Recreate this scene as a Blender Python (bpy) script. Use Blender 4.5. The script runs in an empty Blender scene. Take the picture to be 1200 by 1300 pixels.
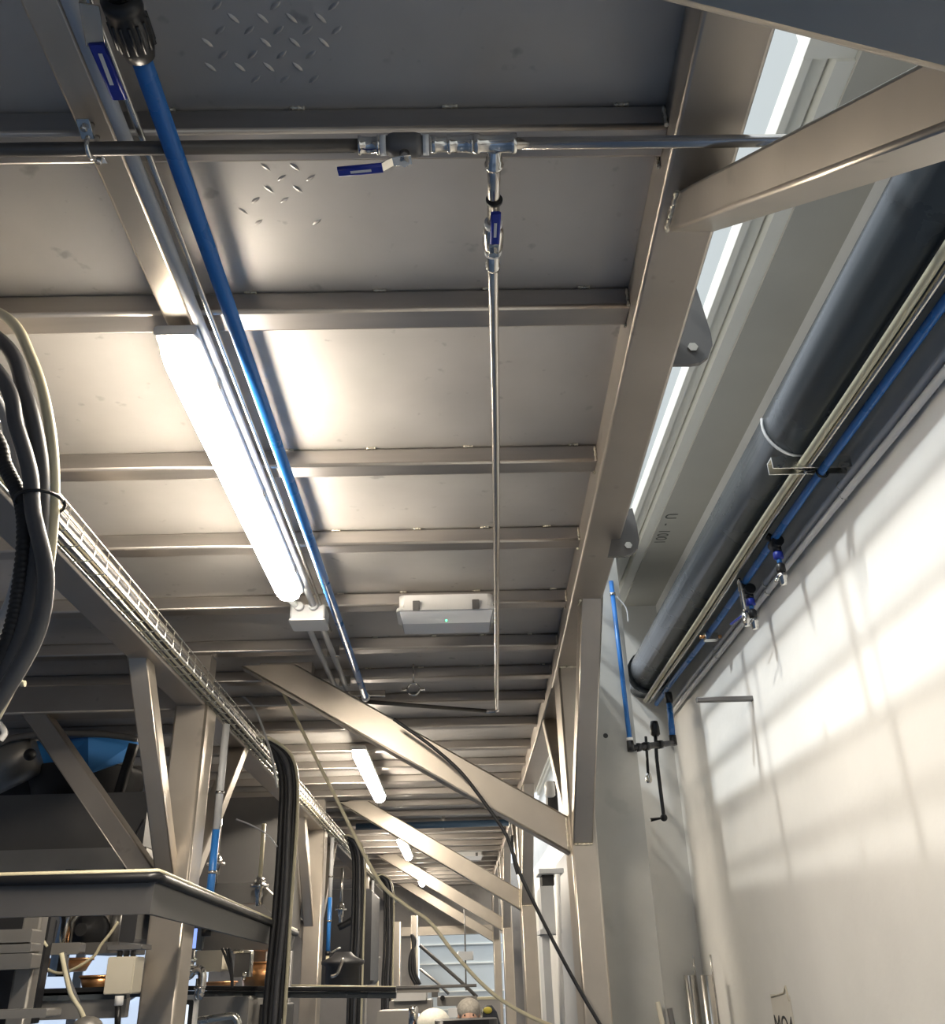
import bpy, bmesh, math, random
from mathutils import Vector as V, Matrix
random.seed(7)
S = bpy.context.scene
COL = S.collection
EYE = 1.85                     # camera height above the floor; everything below is written relative to the eye

# ---------------------------------------------------------------- camera
VX = V((0.99957383, -0.02041383, 0.02086723)); VY = V((-0.00927105, 0.45582642, 0.8900204)); VZ = V((-0.02768056, -0.88983456, 0.4554429))
F = 1152.0
def P(px, py, x=None, y=None, z=None):
    """the place where the line of sight of a photo point meets a known plane (x, y or z)"""
    r = V((px - 600, py - 650, F)); d = V((VX.dot(r), VY.dot(r), VZ.dot(r)))
    k = x / d.x if x is not None else (y / d.y if y is not None else z / d.z)
    return d * k

cam = bpy.data.cameras.new('camera'); camo = bpy.data.objects.new('camera', cam); COL.objects.link(camo)
cam.lens = F * 36 / 1300; cam.sensor_width = 36; cam.sensor_fit = 'AUTO'; cam.clip_start = 0.02
right = V((VX.x, VY.x, VZ.x)); up = -V((VX.y, VY.y, VZ.y)); back = -V((VX.z, VY.z, VZ.z))
M4 = Matrix((right, up, back)).transposed().to_4x4(); M4.translation = V((0, 0, EYE))
camo.matrix_world = M4
S.camera = camo

# ---------------------------------------------------------------- materials
def mat(name, col, rough=0.5, metal=0.0, var=0.12, scale=6.0, rvar=0.1, bump=0.0, bscale=40.0, stretch=(1, 1, 1), spots=None, emit=None, spec=None, trans=0.0):
    m = bpy.data.materials.new(name); m.use_nodes = True
    nt = m.node_tree; nt.nodes.clear(); N = nt.nodes.new; L = nt.links.new
    out = N('ShaderNodeOutputMaterial'); b = N('ShaderNodeBsdfPrincipled'); L(b.outputs[0], out.inputs[0])
    tc = N('ShaderNodeTexCoord'); mp = N('ShaderNodeMapping'); mp.inputs['Scale'].default_value = stretch; L(tc.outputs['Object'], mp.inputs[0])
    nz = N('ShaderNodeTexNoise'); nz.inputs['Scale'].default_value = scale; nz.inputs['Detail'].default_value = 6; L(mp.outputs[0], nz.inputs[0])
    rp = N('ShaderNodeValToRGB'); L(nz.outputs['Fac'], rp.inputs[0])
    a = [max(0, c * (1 - var)) for c in col]; c2 = [min(1, c * (1 + var)) for c in col]
    rp.color_ramp.elements[0].color = (*a, 1); rp.color_ramp.elements[0].position = 0.3
    rp.color_ramp.elements[1].color = (*c2, 1); rp.color_ramp.elements[1].position = 0.7
    colout = rp.outputs[0]
    if spots:
        for (sc, thr, dark) in spots:
            n2 = N('ShaderNodeTexNoise'); n2.inputs['Scale'].default_value = sc; n2.inputs['Detail'].default_value = 3; L(tc.outputs['Object'], n2.inputs[0])
            r2 = N('ShaderNodeValToRGB'); r2.color_ramp.elements[0].position = thr; r2.color_ramp.elements[1].position = thr + 0.07
            r2.color_ramp.elements[0].color = (1, 1, 1, 1); r2.color_ramp.elements[1].color = (dark, dark, dark, 1); L(n2.outputs['Fac'], r2.inputs[0])
            mx = N('ShaderNodeMixRGB'); mx.blend_type = 'MULTIPLY'; mx.inputs[0].default_value = 1; L(colout, mx.inputs[1]); L(r2.outputs[0], mx.inputs[2]); colout = mx.outputs[0]
    L(colout, b.inputs['Base Color'])
    mr = N('ShaderNodeMapRange'); L(nz.outputs['Fac'], mr.inputs[0])
    mr.inputs[3].default_value = max(0.02, rough - rvar); mr.inputs[4].default_value = min(1, rough + rvar); L(mr.outputs[0], b.inputs['Roughness'])
    b.inputs['Metallic'].default_value = metal
    if spec is not None: b.inputs['Specular IOR Level'].default_value = spec
    if trans: b.inputs['Transmission Weight'].default_value = trans
    if bump:
        n3 = N('ShaderNodeTexNoise'); n3.inputs['Scale'].default_value = bscale; n3.inputs['Detail'].default_value = 4; L(mp.outputs[0], n3.inputs[0])
        bp = N('ShaderNodeBump'); bp.inputs['Strength'].default_value = bump; bp.inputs['Distance'].default_value = 0.01; L(n3.outputs['Fac'], bp.inputs['Height']); L(bp.outputs[0], b.inputs['Normal'])
    if emit:
        b.inputs['Emission Color'].default_value = (*emit[0], 1); b.inputs['Emission Strength'].default_value = emit[1]
    return m

M = dict(
    deck=mat('deck_steel', (.50, .48, .455), .48, .55, .10, 3, .08, bump=.05, bscale=18, spots=[(14, .66, .72), (30, .70, .8)]),
    joist=mat('joist_steel', (.43, .40, .37), .36, .90, .08, 3, .06, stretch=(1, 8, 8)),
    steel=mat('brushed_steel', (.56, .505, .435), .38, .82, .09, 4, .07, bump=.03, bscale=30, spots=[(9, .68, .86)]),
    girder=mat('girder_steel', (.43, .39, .345), .42, .82, .10, 3, .08, bump=.03, bscale=25, spots=[(12, .66, .8)]),
    weld=mat('weld_metal', (.75, .70, .58), .3, .9, .25, 60, .1, bump=.5, bscale=160),
    pipe=mat('pipe_steel', (.60, .57, .53), .22, 1.0, .06, 8, .05),
    chrome=mat('bright_fitting', (.72, .70, .66), .15, 1.0, .08, 20, .06),
    dpipe=mat('dark_hose', (.10, .09, .08), .35, .3, .15, 8, .05),
    bluep=mat('blue_pipe', (.03, .17, .50), .28, 0, .06, 5, .05),
    bluedull=mat('dull_blue_pipe', (.06, .12, .20), .4, 0, .06, 5, .05),
    blueh=mat('blue_grip', (.012, .03, .30), .4, 0, .06, 9, .05),
    black=mat('black_plastic', (.012, .012, .013), .38, 0, .1, 9, .08),
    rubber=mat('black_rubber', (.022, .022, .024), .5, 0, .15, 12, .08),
    greyhose=mat('grey_hose', (.085, .085, .09), .42, 0, .12, 10, .06),
    cream=mat('cream_cable', (.66, .60, .42), .38, 0, .06, 8, .05),
    conduit=mat('grey_conduit', (.50, .51, .52), .38, 0, .05, 6, .05),
    white=mat('white_plastic', (.74, .73, .71), .42, 0, .04, 6, .05),
    diff=mat('lamp_diffuser', (.9, .9, .88), .5, 0, .01, 5, .02, emit=((1, .885, .73), 102.0)),
    lens=mat('clear_lens', (.66, .68, .71), .14, 0, .03, 6, .03),
    led=mat('green_led', (.05, .8, .2), .4, 0, 0, 5, 0, emit=((.05, 1, .25), 6)),
    zinc=mat('zinc_wire', (.72, .70, .64), .28, 1.0, .06, 20, .06),
    teflon=mat('teflon_tape', (.85, .85, .83), .6, 0, .05, 30, .05),
    wall=mat('painted_wall', (.78, .765, .725), .62, 0, .05, 2.5, .06, bump=.35, bscale=7, spots=[(5, .70, .95)]),
    soffit=mat('painted_concrete', (.56, .54, .475), .7, 0, .05, 3, .05, bump=.1, bscale=20),
    conc=mat('bare_concrete', (.47, .465, .43), .8, 0, .12, 3, .05, bump=.12, bscale=14, spots=[(5, .62, .9)]),
    wframe=mat('white_frame', (.93, .91, .82), .5, 0, .02, 5, .05),
    upper=mat('pale_panel', (.40, .425, .42), .5, 0, .03, 2, .04),
    bigpipe=mat('grey_pvc_pipe', (.062, .072, .080), .27, 0, .06, 3, .05),
    floor=mat('epoxy_floor', (.09, .145, .25), .35, 0, .12, 3, .08),
    darkwall=mat('dark_panel_wall', (.16, .155, .15), .6, 0, .1, 3, .05),
    bulk=mat('grey_panel', (.40, .375, .35), .6, 0, .08, 4, .05, spots=[(3, .6, .85)]),
    bluesheet=mat('blue_sheet', (.03, .20, .55), .45, 0, .05, 4, .05),
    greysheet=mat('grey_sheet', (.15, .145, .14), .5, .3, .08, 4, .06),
    midsheet=mat('mid_grey_sheet', (.34, .325, .30), .42, .6, .08, 5, .06),
    tan=mat('tan_box', (.60, .55, .44), .45, 0, .04, 6, .05),
    copper=mat('copper_pot', (.78, .40, .18), .3, .9, .08, 8, .06),
    screen=mat('blue_screen', (.2, .3, .8), .3, 0, 0, 5, 0, emit=((.28, .42, .95), .9)),
    wscreen=mat('white_screen', (.8, .85, .9), .3, 0, 0, 5, 0, emit=((.8, .9, 1), .9)),
    glow=mat('daylit_pane', (.8, .85, .9), .3, 0, 0, 5, 0, emit=((.62, .75, .95), .75)),
    door=mat('pale_door', (.60, .63, .62), .5, 0, .05, 2, .05),
    skin=mat('skin', (.60, .36, .26), .5, 0, .06, 20, .05),
    hair=mat('grey_hair', (.42, .39, .34), .7, 0, .2, 60, .05),
    cloth=mat('dark_cloth', (.03, .035, .05), .8, 0, .15, 20, .05),
    cap=mat('white_net', (.70, .68, .60), .7, 0, .1, 60, .05),
    yellow=mat('yellow_cloth', (.65, .55, .08), .6, 0, .06, 20, .05),
    paper=mat('white_label', (.72, .68, .60), .6, 0, .03, 9, .04),
    ink=mat('black_ink', (.03, .03, .03), .6, 0, 0, 9, 0),
    fadedink=mat('grey_stencil', (.14, .14, .12), .7, 0, .1, 30, 0),
)

# ---------------------------------------------------------------- mesh builder
def catmull(pts, seg=6):
    if len(pts) < 3: return [V(p) for p in pts]
    p = [V(q) for q in pts]; p = [p[0] * 2 - p[1]] + p + [p[-1] * 2 - p[-2]]; out = []
    for i in range(1, len(p) - 2):
        a, b, c, d = p[i-1], p[i], p[i+1], p[i+2]
        for k in range(seg):
            t = k / seg
            out.append(0.5 * ((2*b) + (c-a)*t + (2*a-5*b+4*c-d)*t*t + (3*b-a-3*c+d)*t**3))
    out.append(p[-2]); return out

class MB:
    def __init__(s): s.v = []; s.f = []; s.sm = []
    def add(s, vs, fs, smooth=False):
        o = len(s.v); s.v += [V(q) for q in vs]
        for f in fs: s.f.append([i + o for i in f]); s.sm.append(smooth)
        return s
    def box(s, x0, x1, y0, y1, z0, z1):
        vs = [(x, y, z) for x in (x0, x1) for y in (y0, y1) for z in (z0, z1)]
        return s.add(vs, [(0,1,3,2), (4,6,7,5), (0,4,5,1), (2,3,7,6), (0,2,6,4), (1,5,7,3)])
    def rbox(s, x0, x1, y0, y1, z0, z1, r=.01, axis='z'):
        cx, cy, cz = (x0+x1)/2, (y0+y1)/2, (z0+z1)/2
        if axis == 'z': return s.rhs((cx,cy,z0), (cx,cy,z1), abs(x1-x0), abs(y1-y0), (0,1,0), r)
        if axis == 'y': return s.rhs((cx,y0,cz), (cx,y1,cz), abs(x1-x0), abs(z1-z0), (0,0,1), r)
        return s.rhs((x0,cy,cz), (x1,cy,cz), abs(y1-y0), abs(z1-z0), (0,0,1), r)
    def rhs(s, p0, p1, w, h, up=(0,0,1), r=.006, n0=None, n1=None, k=3):
        """rounded rectangular hollow-section bar; n0, n1 = normals of the cut planes at its ends"""
        p0, p1 = V(p0), V(p1); d = (p1-p0).normalized(); sd = d.cross(V(up)).normalized(); u = sd.cross(d).normalized()
        r = min(r, w*.49, h*.49); sec = []
        for (cx, cy, a0) in ((w/2-r, h/2-r, 0), (-w/2+r, h/2-r, 90), (-w/2+r, -h/2+r, 180), (w/2-r, -h/2+r, 270)):
            for i in range(k+1):
                a = math.radians(a0 + 90*i/k); sec.append((cx + r*math.cos(a), cy + r*math.sin(a)))
        n = len(sec); vs = []
        for (p, nn) in ((p0, n0), (p1, n1)):
            for (a, b) in sec:
                q = p + sd*a + u*b
                if nn is not None:
                    nn = V(nn); q = q + d * ((p-q).dot(nn) / d.dot(nn))
                vs.append(q)
        o = len(s.v); s.v += vs
        for i in range(n):
            j = (i+1) % n; s.f.append([o+i, o+j, o+n+j, o+n+i]); s.sm.append(i % (k+1) != k)
        s.f.append([o+i for i in reversed(range(n))]); s.sm.append(False)
        s.f.append([o+n+i for i in range(n)]); s.sm.append(False)
        return s
    def tube(s, pts, r, n=12, smooth=True, seg=6, rfun=None, cap=True):
        p = catmull(pts, seg) if smooth else [V(q) for q in pts]
        m = len(p); T = [(p[min(i+1, m-1)] - p[max(i-1, 0)]).normalized() for i in range(m)]
        a = V((0,0,1)) if abs(T[0].z) < .9 else V((1,0,0)); nrm = T[0].cross(a).normalized(); vs = []
        for i in range(m):
            nrm = (nrm - T[i]*nrm.dot(T[i])).normalized(); b = T[i].cross(nrm)
            rr = rfun(i, m) if rfun else r
            for k in range(n):
                t = 2*math.pi*k/n; vs.append(p[i] + nrm*rr*math.cos(t) + b*rr*math.sin(t))
        fs = [(i*n+k, i*n+(k+1) % n, (i+1)*n+(k+1) % n, (i+1)*n+k) for i in range(m-1) for k in range(n)]
        s.add(vs, fs, True)
        if cap:
            o = len(s.v) - len(vs)
            s.f.append([o+k for k in reversed(range(n))]); s.sm.append(False)
            s.f.append([o+(m-1)*n+k for k in range(n)]); s.sm.append(False)
        return s
    def lathe(s, p, ax, prof, n=20, smooth=True, hexa=False):
        """prof: (distance along the axis, radius) pairs"""
        p = V(p); ax = V(ax).normalized(); a = V((0,0,1)) if abs(ax.z) < .9 else V((1,0,0)); u = ax.cross(a).normalized(); w = ax.cross(u)
        vs = []
        for (t, r) in prof:
            for k in range(n):
                q = 2*math.pi*k/n; vs.append(p + ax*t + u*r*math.cos(q) + w*r*math.sin(q))
        m = len(prof)
        fs = [(i*n+k, i*n+(k+1) % n, (i+1)*n+(k+1) % n, (i+1)*n+k) for i in range(m-1) for k in range(n)]
        s.add(vs, fs, smooth); o = len(s.v) - len(vs)
        s.f.append([o+k for k in reversed(range(n))]); s.sm.append(False)
        s.f.append([o+(m-1)*n+k for k in range(n)]); s.sm.append(False)
        return s
    def prism(s, poly, off, smooth=False):
        """polygon (3-D points) thickened by a vector"""
        n = len(poly); off = V(off); a = [V(q) for q in poly]
        return s.add(a + [q + off for q in a], [list(reversed(range(n))), list(range(n, 2*n))] + [(i, (i+1) % n, n+(i+1) % n, n+i) for i in range(n)], smooth)
    def sphere(s, c, r, sx=1, sy=1, sz=1, n=16, m=10):
        prof = []; vs = []
        for i in range(m+1):
            t = math.pi*i/m
            for k in range(n):
                q = 2*math.pi*k/n; vs.append(V(c) + V((sx*r*math.sin(t)*math.cos(q), sy*r*math.sin(t)*math.sin(q), sz*r*math.cos(t))))
        return s.add(vs, [(i*n+k, i*n+(k+1) % n, (i+1)*n+(k+1) % n, (i+1)*n+k) for i in range(m) for k in range(n)], True)
    def build(s, name, m, parent=None, origin=None):
        me = bpy.data.meshes.new(name)
        lo = V([min(q[i] for q in s.v) for i in range(3)]); hi = V([max(q[i] for q in s.v) for i in range(3)])
        if parent is not None: o0 = WORLD[parent.name]
        else: o0 = V(origin) if origin else V(((lo.x+hi.x)/2, (lo.y+hi.y)/2, lo.z))
        me.from_pydata([q - o0 for q in s.v], [], s.f); me.polygons.foreach_set('use_smooth', s.sm)
        bm = bmesh.new(); bm.from_mesh(me); bmesh.ops.recalc_face_normals(bm, faces=bm.faces); bm.to_mesh(me); bm.free()
        me.materials.append(M[m] if isinstance(m, str) else m); me.update()
        o = bpy.data.objects.new(name, me); COL.objects.link(o)
        if parent is not None: o.parent = parent
        else: o.location = o0
        WORLD[o.name] = o0
        return o
WORLD = {}

def tag(o, label, cat, group=None, kind=None):
    if label: o['label'] = label
    if cat: o['category'] = cat
    if group: o['group'] = group
    if kind: o['kind'] = kind
    return o
def thing(name, loc, label, cat, group=None):
    o = bpy.data.objects.new(name, None); COL.objects.link(o); o.location = V(loc); WORLD[o.name] = V(loc); o.empty_display_size = .1
    return tag(o, label, cat, group)
def struct(name, mb, m, parent=None, label=None):
    o = mb.build(name, m, parent); o['kind'] = 'structure'
    if label: o['label'] = label
    return o
def dup(root, delta, label=None, group=None):
    def rec(o, par):
        c = o.copy(); COL.objects.link(c)
        if par: c.parent = par
        for ch in o.children: rec(ch, c)
        return c
    r = rec(root, None); r.location = root.location + V(delta); WORLD[r.name] = WORLD[root.name] + V(delta)
    if label: r['label'] = label
    if group: r['group'] = group
    return r
def bead(p0, p1, r=.004, n=14):
    mb = MB(); p0, p1 = V(p0), V(p1)
    mb.tube([p0 + (p1-p0)*(i/n) for i in range(n+1)], r, 7, False, rfun=lambda i, m: r*(.8 + .5*((i*7) % 3)/2))
    return mb

# ---------------------------------------------------------------- dimensions
D = 1.40                 # underside of deck above the eye
JB = D - .058            # underside of joists
JOISTS = [0.55, 1.125, 1.614, 2.306, 2.852, 3.434, 3.975, 4.44, 4.90, 5.45, 6.05, 6.6, 7.15, 7.7, 8.25, 8.8, 9.35, 9.9, 10.45, 11.0, 11.55, 12.1, 12.65, 13.2, 13.75, 14.3, 14.85, 15.4, 15.95]
GZ = 1.29                # underside of right girder
LGZ = 1.09               # underside of left girder
S0 = 3.80                # column spacing
def gx(y): return .395 + .024 * (y - 1.0) if y < 4.6 else .4814     # left edge of right girder
END = 16.5

# ---------------------------------------------------------------- setting
mb = MB().box(-6.4, 6.0, -6.0, 20.0, -1.95, -1.85); struct('floor', mb, 'floor')
# deck with raised tread marks in two worn patches
mb = MB().box(-4.2, .50, -1.2, END, D, D + .012)
def tear(mb, c, ang, l, w, h):
    n = 12; ring = []
    ca, sa = math.cos(ang), math.sin(ang)
    for k in range(n):
        t = 2*math.pi*k/n; a = l*math.cos(t); b = w*math.sin(t)*abs(math.sin(t))**.6
        ring.append(V((c[0] + a*ca - b*sa, c[1] + a*sa + b*ca, D)))
    mid = [V((c[0], c[1], D - h)) + (q - V((c[0], c[1], D)))*.45 for q in ring]
    fs = [(k, (k+1) % n, n+(k+1) % n, n+k) for k in range(n)] + [tuple(range(n, 2*n))]
    mb.add(ring + mid, fs, True)
def tread_patch(px0, py0, px1, py1, dx, dy, skip, h):
    for j in range(9):
        for i in range(12):
            px = px0 + dx*i + (dx/2 if j % 2 else 0) + 2*j; py = py0 + dy*j
            if px > px1 or py > py1 or random.random() < skip: continue
            c = P(px, py, z=D); tear(mb, c, math.radians(-38 if j % 2 else 48), .0125, .0042, h)
tread_patch(255, -8, 428, 112, 37, 15.5, .08, .0042)
tread_patch(300, 212, 405, 285, 37, 14, .45, .0018)
struct('ceiling', mb, 'deck')

# right-hand building wall, ledge, clerestory
mb = MB().box(1.25, 1.40, -2.0, 5.3, -1.85, 2.03); struct('wall_right', mb, 'wall')
mb = MB().box(1.02, 1.40, 5.3, END, -1.85, 2.03); struct('wall_right_return', mb, 'wall')
# painted concrete ledge beam: soffit
mb = MB().box(1.045, 1.5, -2.0, 12, 2.03, 2.6); struct('trim_1', mb, 'soffit')
# white frame under the clerestory, with its groove
mb = MB().box(.912, .935, -2.0, 1.40, 2.05, 2.12).box(.935, .985, -2, 1.40, 2.10, 2.16).box(1.0, 1.044, -2, 1.40, 2.04, 2.16)
mb.box(.912, .935, 1.52, 12, 2.05, 2.12).box(.935, .985, 1.52, 12, 2.075, 2.14).box(.995, 1.0445, 1.52, 12, 2.04, 2.14).box(.985, .995, 1.52, 12, 2.09, 2.14)
mb.box(.912, 1.044, 1.40, 1.52, 2.052, 2.2)
struct('trim_2', mb, 'wframe')
mb = MB().box(.937, 1.4, -2.0, 12, 2.16, 6.0); struct('wall_upper', mb, 'upper')
# other bounds of the hall
struct('wall_left', MB().box(-6.4, -6.2, -6.0, 20, -1.85, 6.0), 'darkwall')
struct('wall_behind', MB().box(-6.4, -3.2, -6.2, -6.0, -1.85, 3.0).box(1.25, 6.0, -6.2, -6.0, -1.85, 3.0).box(-3.2, 1.25, -6.2, -6.0, -1.85, 3.0), 'darkwall')
mb = MB().box(-6.4, -.75, END, END + .12, -1.85, D + .3).box(.70, 1.02, END, END + .12, -1.85, D + .3).box(-.75, .70, END, END + .12, .62, D + .3)
struct('wall_back', mb, 'bulk')
d1 = struct('door_1', MB().box(-.75, .70, 17.6, 17.7, -1.85, .75), 'door', label='pale roller door closing the far end of the aisle')
mb = MB()
for z in (-1.5, -1.0, -.5, -.23, .2, .5): mb.box(-.75, .70, 17.585, 17.60, z, z + .02)
struct('door_rib', mb, 'wframe', d1)
struct('trim_3', MB().box(-1.05, .75, 16.38, 16.5, .62, .75), 'steel')

# ---------------------------------------------------------------- deck joists
near = {1: 'steel ceiling joist running just above the water pipe with the first blue valve',
        2: 'steel ceiling joist just ahead of the near end of the big lamp',
        3: 'steel ceiling joist passing over the middle of the big glowing lamp',
        4: 'steel ceiling joist passing over the far third of the big glowing lamp',
        5: 'steel ceiling joist directly in front of the near emergency light',
        6: 'steel ceiling joist just behind the near emergency light',
        7: 'steel ceiling joist in front of the hanging pipe ring',
        0: 'steel ceiling joist overhead at the camera'}
for i, y in enumerate(JOISTS):
    if i == 0: continue
    x1 = gx(y) - .001 if y < 11 else .48
    lab = near.get(i, 'steel ceiling joist in the far rows beyond the hanging pipe ring')
    t = thing('ceiling_joist', (-1.5, y, JB), lab, 'beam', 'joists under the deck')
    MB().rhs((-4.0, y + .036, JB + .029), (x1, y + .036, JB + .029), .072, .058, (0,0,1), .008).build('box_section', 'joist', t)
    if i < 8:
        for k in range(4):
            xx = x1 - .10 - .265*k + .05*math.sin(i*3 + k); bead((xx, y - .001, D - .002), (xx + .028, y - .001, D - .002), .0032, 8).build('weld_bead', 'weld', t)
        bead((x1 - .003, y - .002, D - .01), (x1 - .003, y - .002, JB), .0035, 8).build('weld_bead', 'weld', t)

# ---------------------------------------------------------------- girders
t = thing('box_girder', (.46, 4, GZ), 'long steel box girder along the right edge of the deck', 'beam')
mb = MB(); W = .122
mb.rhs((gx(-1.2) + W/2, -1.2, GZ + .054), (gx(4.5) + W/2, 4.5, GZ + .054), W, .108, (0,0,1), .008)
mb.build('box_section', 'girder', t)
MB().rhs((gx(4.5) + W/2 + .001, 4.5, GZ + .054), (.4814 + W/2, END, GZ + .054), W, .108, (0,0,1), .008).build('box_section', 'girder', t)
def lug(pts, hole):
    mb = MB(); n = len(pts); mb.prism(pts, (.012, 0, 0)); return mb
for (yy, pix, bp) in ((1.78, [(850, 372), (884, 364), (893, 392), (903, 424), (905, 438), (900, 452), (890, 460), (878, 462), (846, 462)], (880, 440)), (2.74, [(784, 650), (803, 645), (808, 664), (812, 686), (810, 696), (803, 703), (794, 706), (772, 706)], (798, 692))):
    lg = MB().prism([P(u, v, y=yy) for u, v in pix], (0, .012, 0)).build('lifting_lug', 'greysheet', t)
    MB().lathe(P(*bp, y=yy - .008), (0, 1, 0), [(0, .013), (.0285, .013)], 6, False).build('lug_bolt', 'pipe', lg)
for yy in (1.147, 1.614, 2.306, 2.852, 3.434):
    bead((gx(yy) - .002, yy + .06, GZ + .10), (gx(yy) - .002, yy + .065, GZ + .045), .0035, 8).build('weld_bead', 'weld', t)

t = thing('box_girder', (-1.165, 4, LGZ), 'long steel box girder along the left side carrying the wire cable tray', 'beam')
MB().rhs((-1.166, -1.2, LGZ + .0675), (-1.166, END, LGZ + .0675), .12, .135, (0,0,1), .008).build('box_section', 'girder', t)
for k in range(5):
    yy = 4.0 + S0*(k - 1); MB().box(-1.21, -1.12, yy, yy + .1, LGZ + .136, JB - .001).build('packing_plate', 'girder', t)
# transverse bearer in the left bay at every column line
labs = ['dark steel cross bearer in the left bay above the blue hopper', 'steel cross bearer in the left bay at the second column', 'steel cross bearer in the left bay at the third column']
for k in range(3):
    y = 3.95 + S0*k
    tag(MB().rhs((-4.0, y + .06, 1.14), (-1.228, y + .06, 1.14), .12, .13, (0,0,1), .008).build('cross_bearer', 'girder'), labs[k], 'beam', 'cross bearers in the left bay')

# ---------------------------------------------------------------- columns and braces
rn = ['nearest', 'second', 'third', 'fourth']
whereR = ['right-hand square steel column beside the bare concrete pillar', 'right-hand square steel column behind the nearest one, second in the row', 'right-hand square steel column third in the row along the aisle', 'right-hand square steel column farthest along the aisle']
for k in range(4):
    y0 = 4.14 + S0*k
    t = thing('steel_column', (.54, y0 + .1, -1.85), whereR[k], 'column', 'right-hand steel columns')
    MB().rhs((.537, y0 + .12, -1.84), (.537, y0 + .12, GZ - .002), .115, .24, (0,1,0), .010).build('shaft', 'steel', t)
    MB().box(.44, .64, y0 - .03, y0 + .27, -1.85, -1.838).build('base_plate', 'steel', t)
    bead((.482, y0 - .002, GZ - .003), (.592, y0 - .002, GZ - .003), .004).build('weld_bead', 'weld', t)
nearR = ['blue-grey knee brace in front of the nearest right-hand column', 'blue-grey knee brace in front of the second right-hand column', 'knee brace in front of the third right-hand column', 'knee brace in front of the farthest right-hand column']
for k in range(4):
    yf = 4.139 + S0*k
    a = V((.53, yf - .86, GZ - .001)); b = V((.53, yf, .494)); d = (b - a).normalized(); u = V((1,0,0)).cross(d).normalized(); u = u if u.z > 0 else -u
    a, b = a + u*.0, b
    mb = MB(); mb.rhs(a + u*.035, b + u*.035, .088, .07, u, .007, n0=(0,0,1), n1=(0,1,0)); 
    t = thing('knee_brace', b, nearR[k], 'brace', 'knee braces on the right-hand columns'); mb.build('box_section', 'steel', t)
    bead(a + V((-.046, .0, -.003)), a + V((-.046, .05, -.003)), .005).build('weld_bead', 'weld', t)
    bead(b + V((-.04, -.004, .0)), b + V((.04, -.004, .0)), .004).build('weld_bead', 'weld', t)
farR = ['broad steel knee brace at upper right rising to the girder beside the grey drain pipe', 'knee brace behind the nearest right-hand column leaning away from the camera', 'knee brace behind the second right-hand column leaning away', 'knee brace behind the third right-hand column leaning away']
for k in range(4):
    yb = .50 + S0*k; xb = .48 if k == 0 else .53; ww = .10 if k == 0 else .088
    zb = .604 if k == 0 else .52
    a = V((xb, yb, zb)); b = V((xb, yb + (GZ - zb)/.826, GZ - .001)); d = (b - a).normalized(); u = V((1,0,0)).cross(d).normalized(); u = u if u.z > 0 else -u
    t = thing('knee_brace', a, farR[k], 'brace', 'knee braces on the right-hand columns')
    if k == 0: a = a - d*.25
    MB().rhs(a + u*.034, b + u*.034, ww, .068, u, .007, n0=(0,1,0), n1=(0,0,1)).build('box_section', 'steel', t)
    if k == 0:
        e = b + u*.0; bead(b + V((-.052, -.005, -.002)), b + V((-.052, -.105, -.002)), .0055, 18).build('weld_bead', 'weld', t)
crossL = ['dark steel cross brace crossing the top right corner overhead', 'long steel diagonal brace from the nearest right-hand column up across the lit second lamp', 'steel diagonal brace from the second right-hand column up over the aisle', 'steel diagonal brace from the third right-hand column up over the aisle', 'steel diagonal brace from the farthest right-hand column up over the aisle']
for k in range(5):
    if k == 0:
        ya, z0, sl = .307, .467, .437; w = .10
    else:
        ya, z0, sl = 4.20 + S0*(k-1), .467, .585; w = .10
    xa = .478; yc = ya + w/2
    a = V((xa, yc, z0)); ztop = JB - .05; xe = xa - (ztop - z0)/sl; b = V((xe, yc, ztop)); d = (b - a).normalized(); u = V((0,1,0)).cross(d).normalized(); u = u if u.z > 0 else -u
    th = .135
    t = thing('cross_brace', a, crossL[k], 'brace', 'diagonal cross braces over the aisle')
    bb = b if k else a + d*1.05
    MB().rhs(a + u*th/2, bb + u*th/2, w, th, u, .008, n0=(1,0,0), n1=((0,0,1) if k else None)).build('box_section', 'steel', t)
    if k: MB().box(xe - .01, xe + .24, yc - .045, yc + .045, ztop + .0005, JB + .02).build('mounting_plate', 'girder', t)
    if k: bead(a + V((-.002, -w/2, .0)) + V((-.004, 0, .01)), a + V((-.006, -w/2, .15)), .004).build('weld_bead', 'weld', t)

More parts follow.
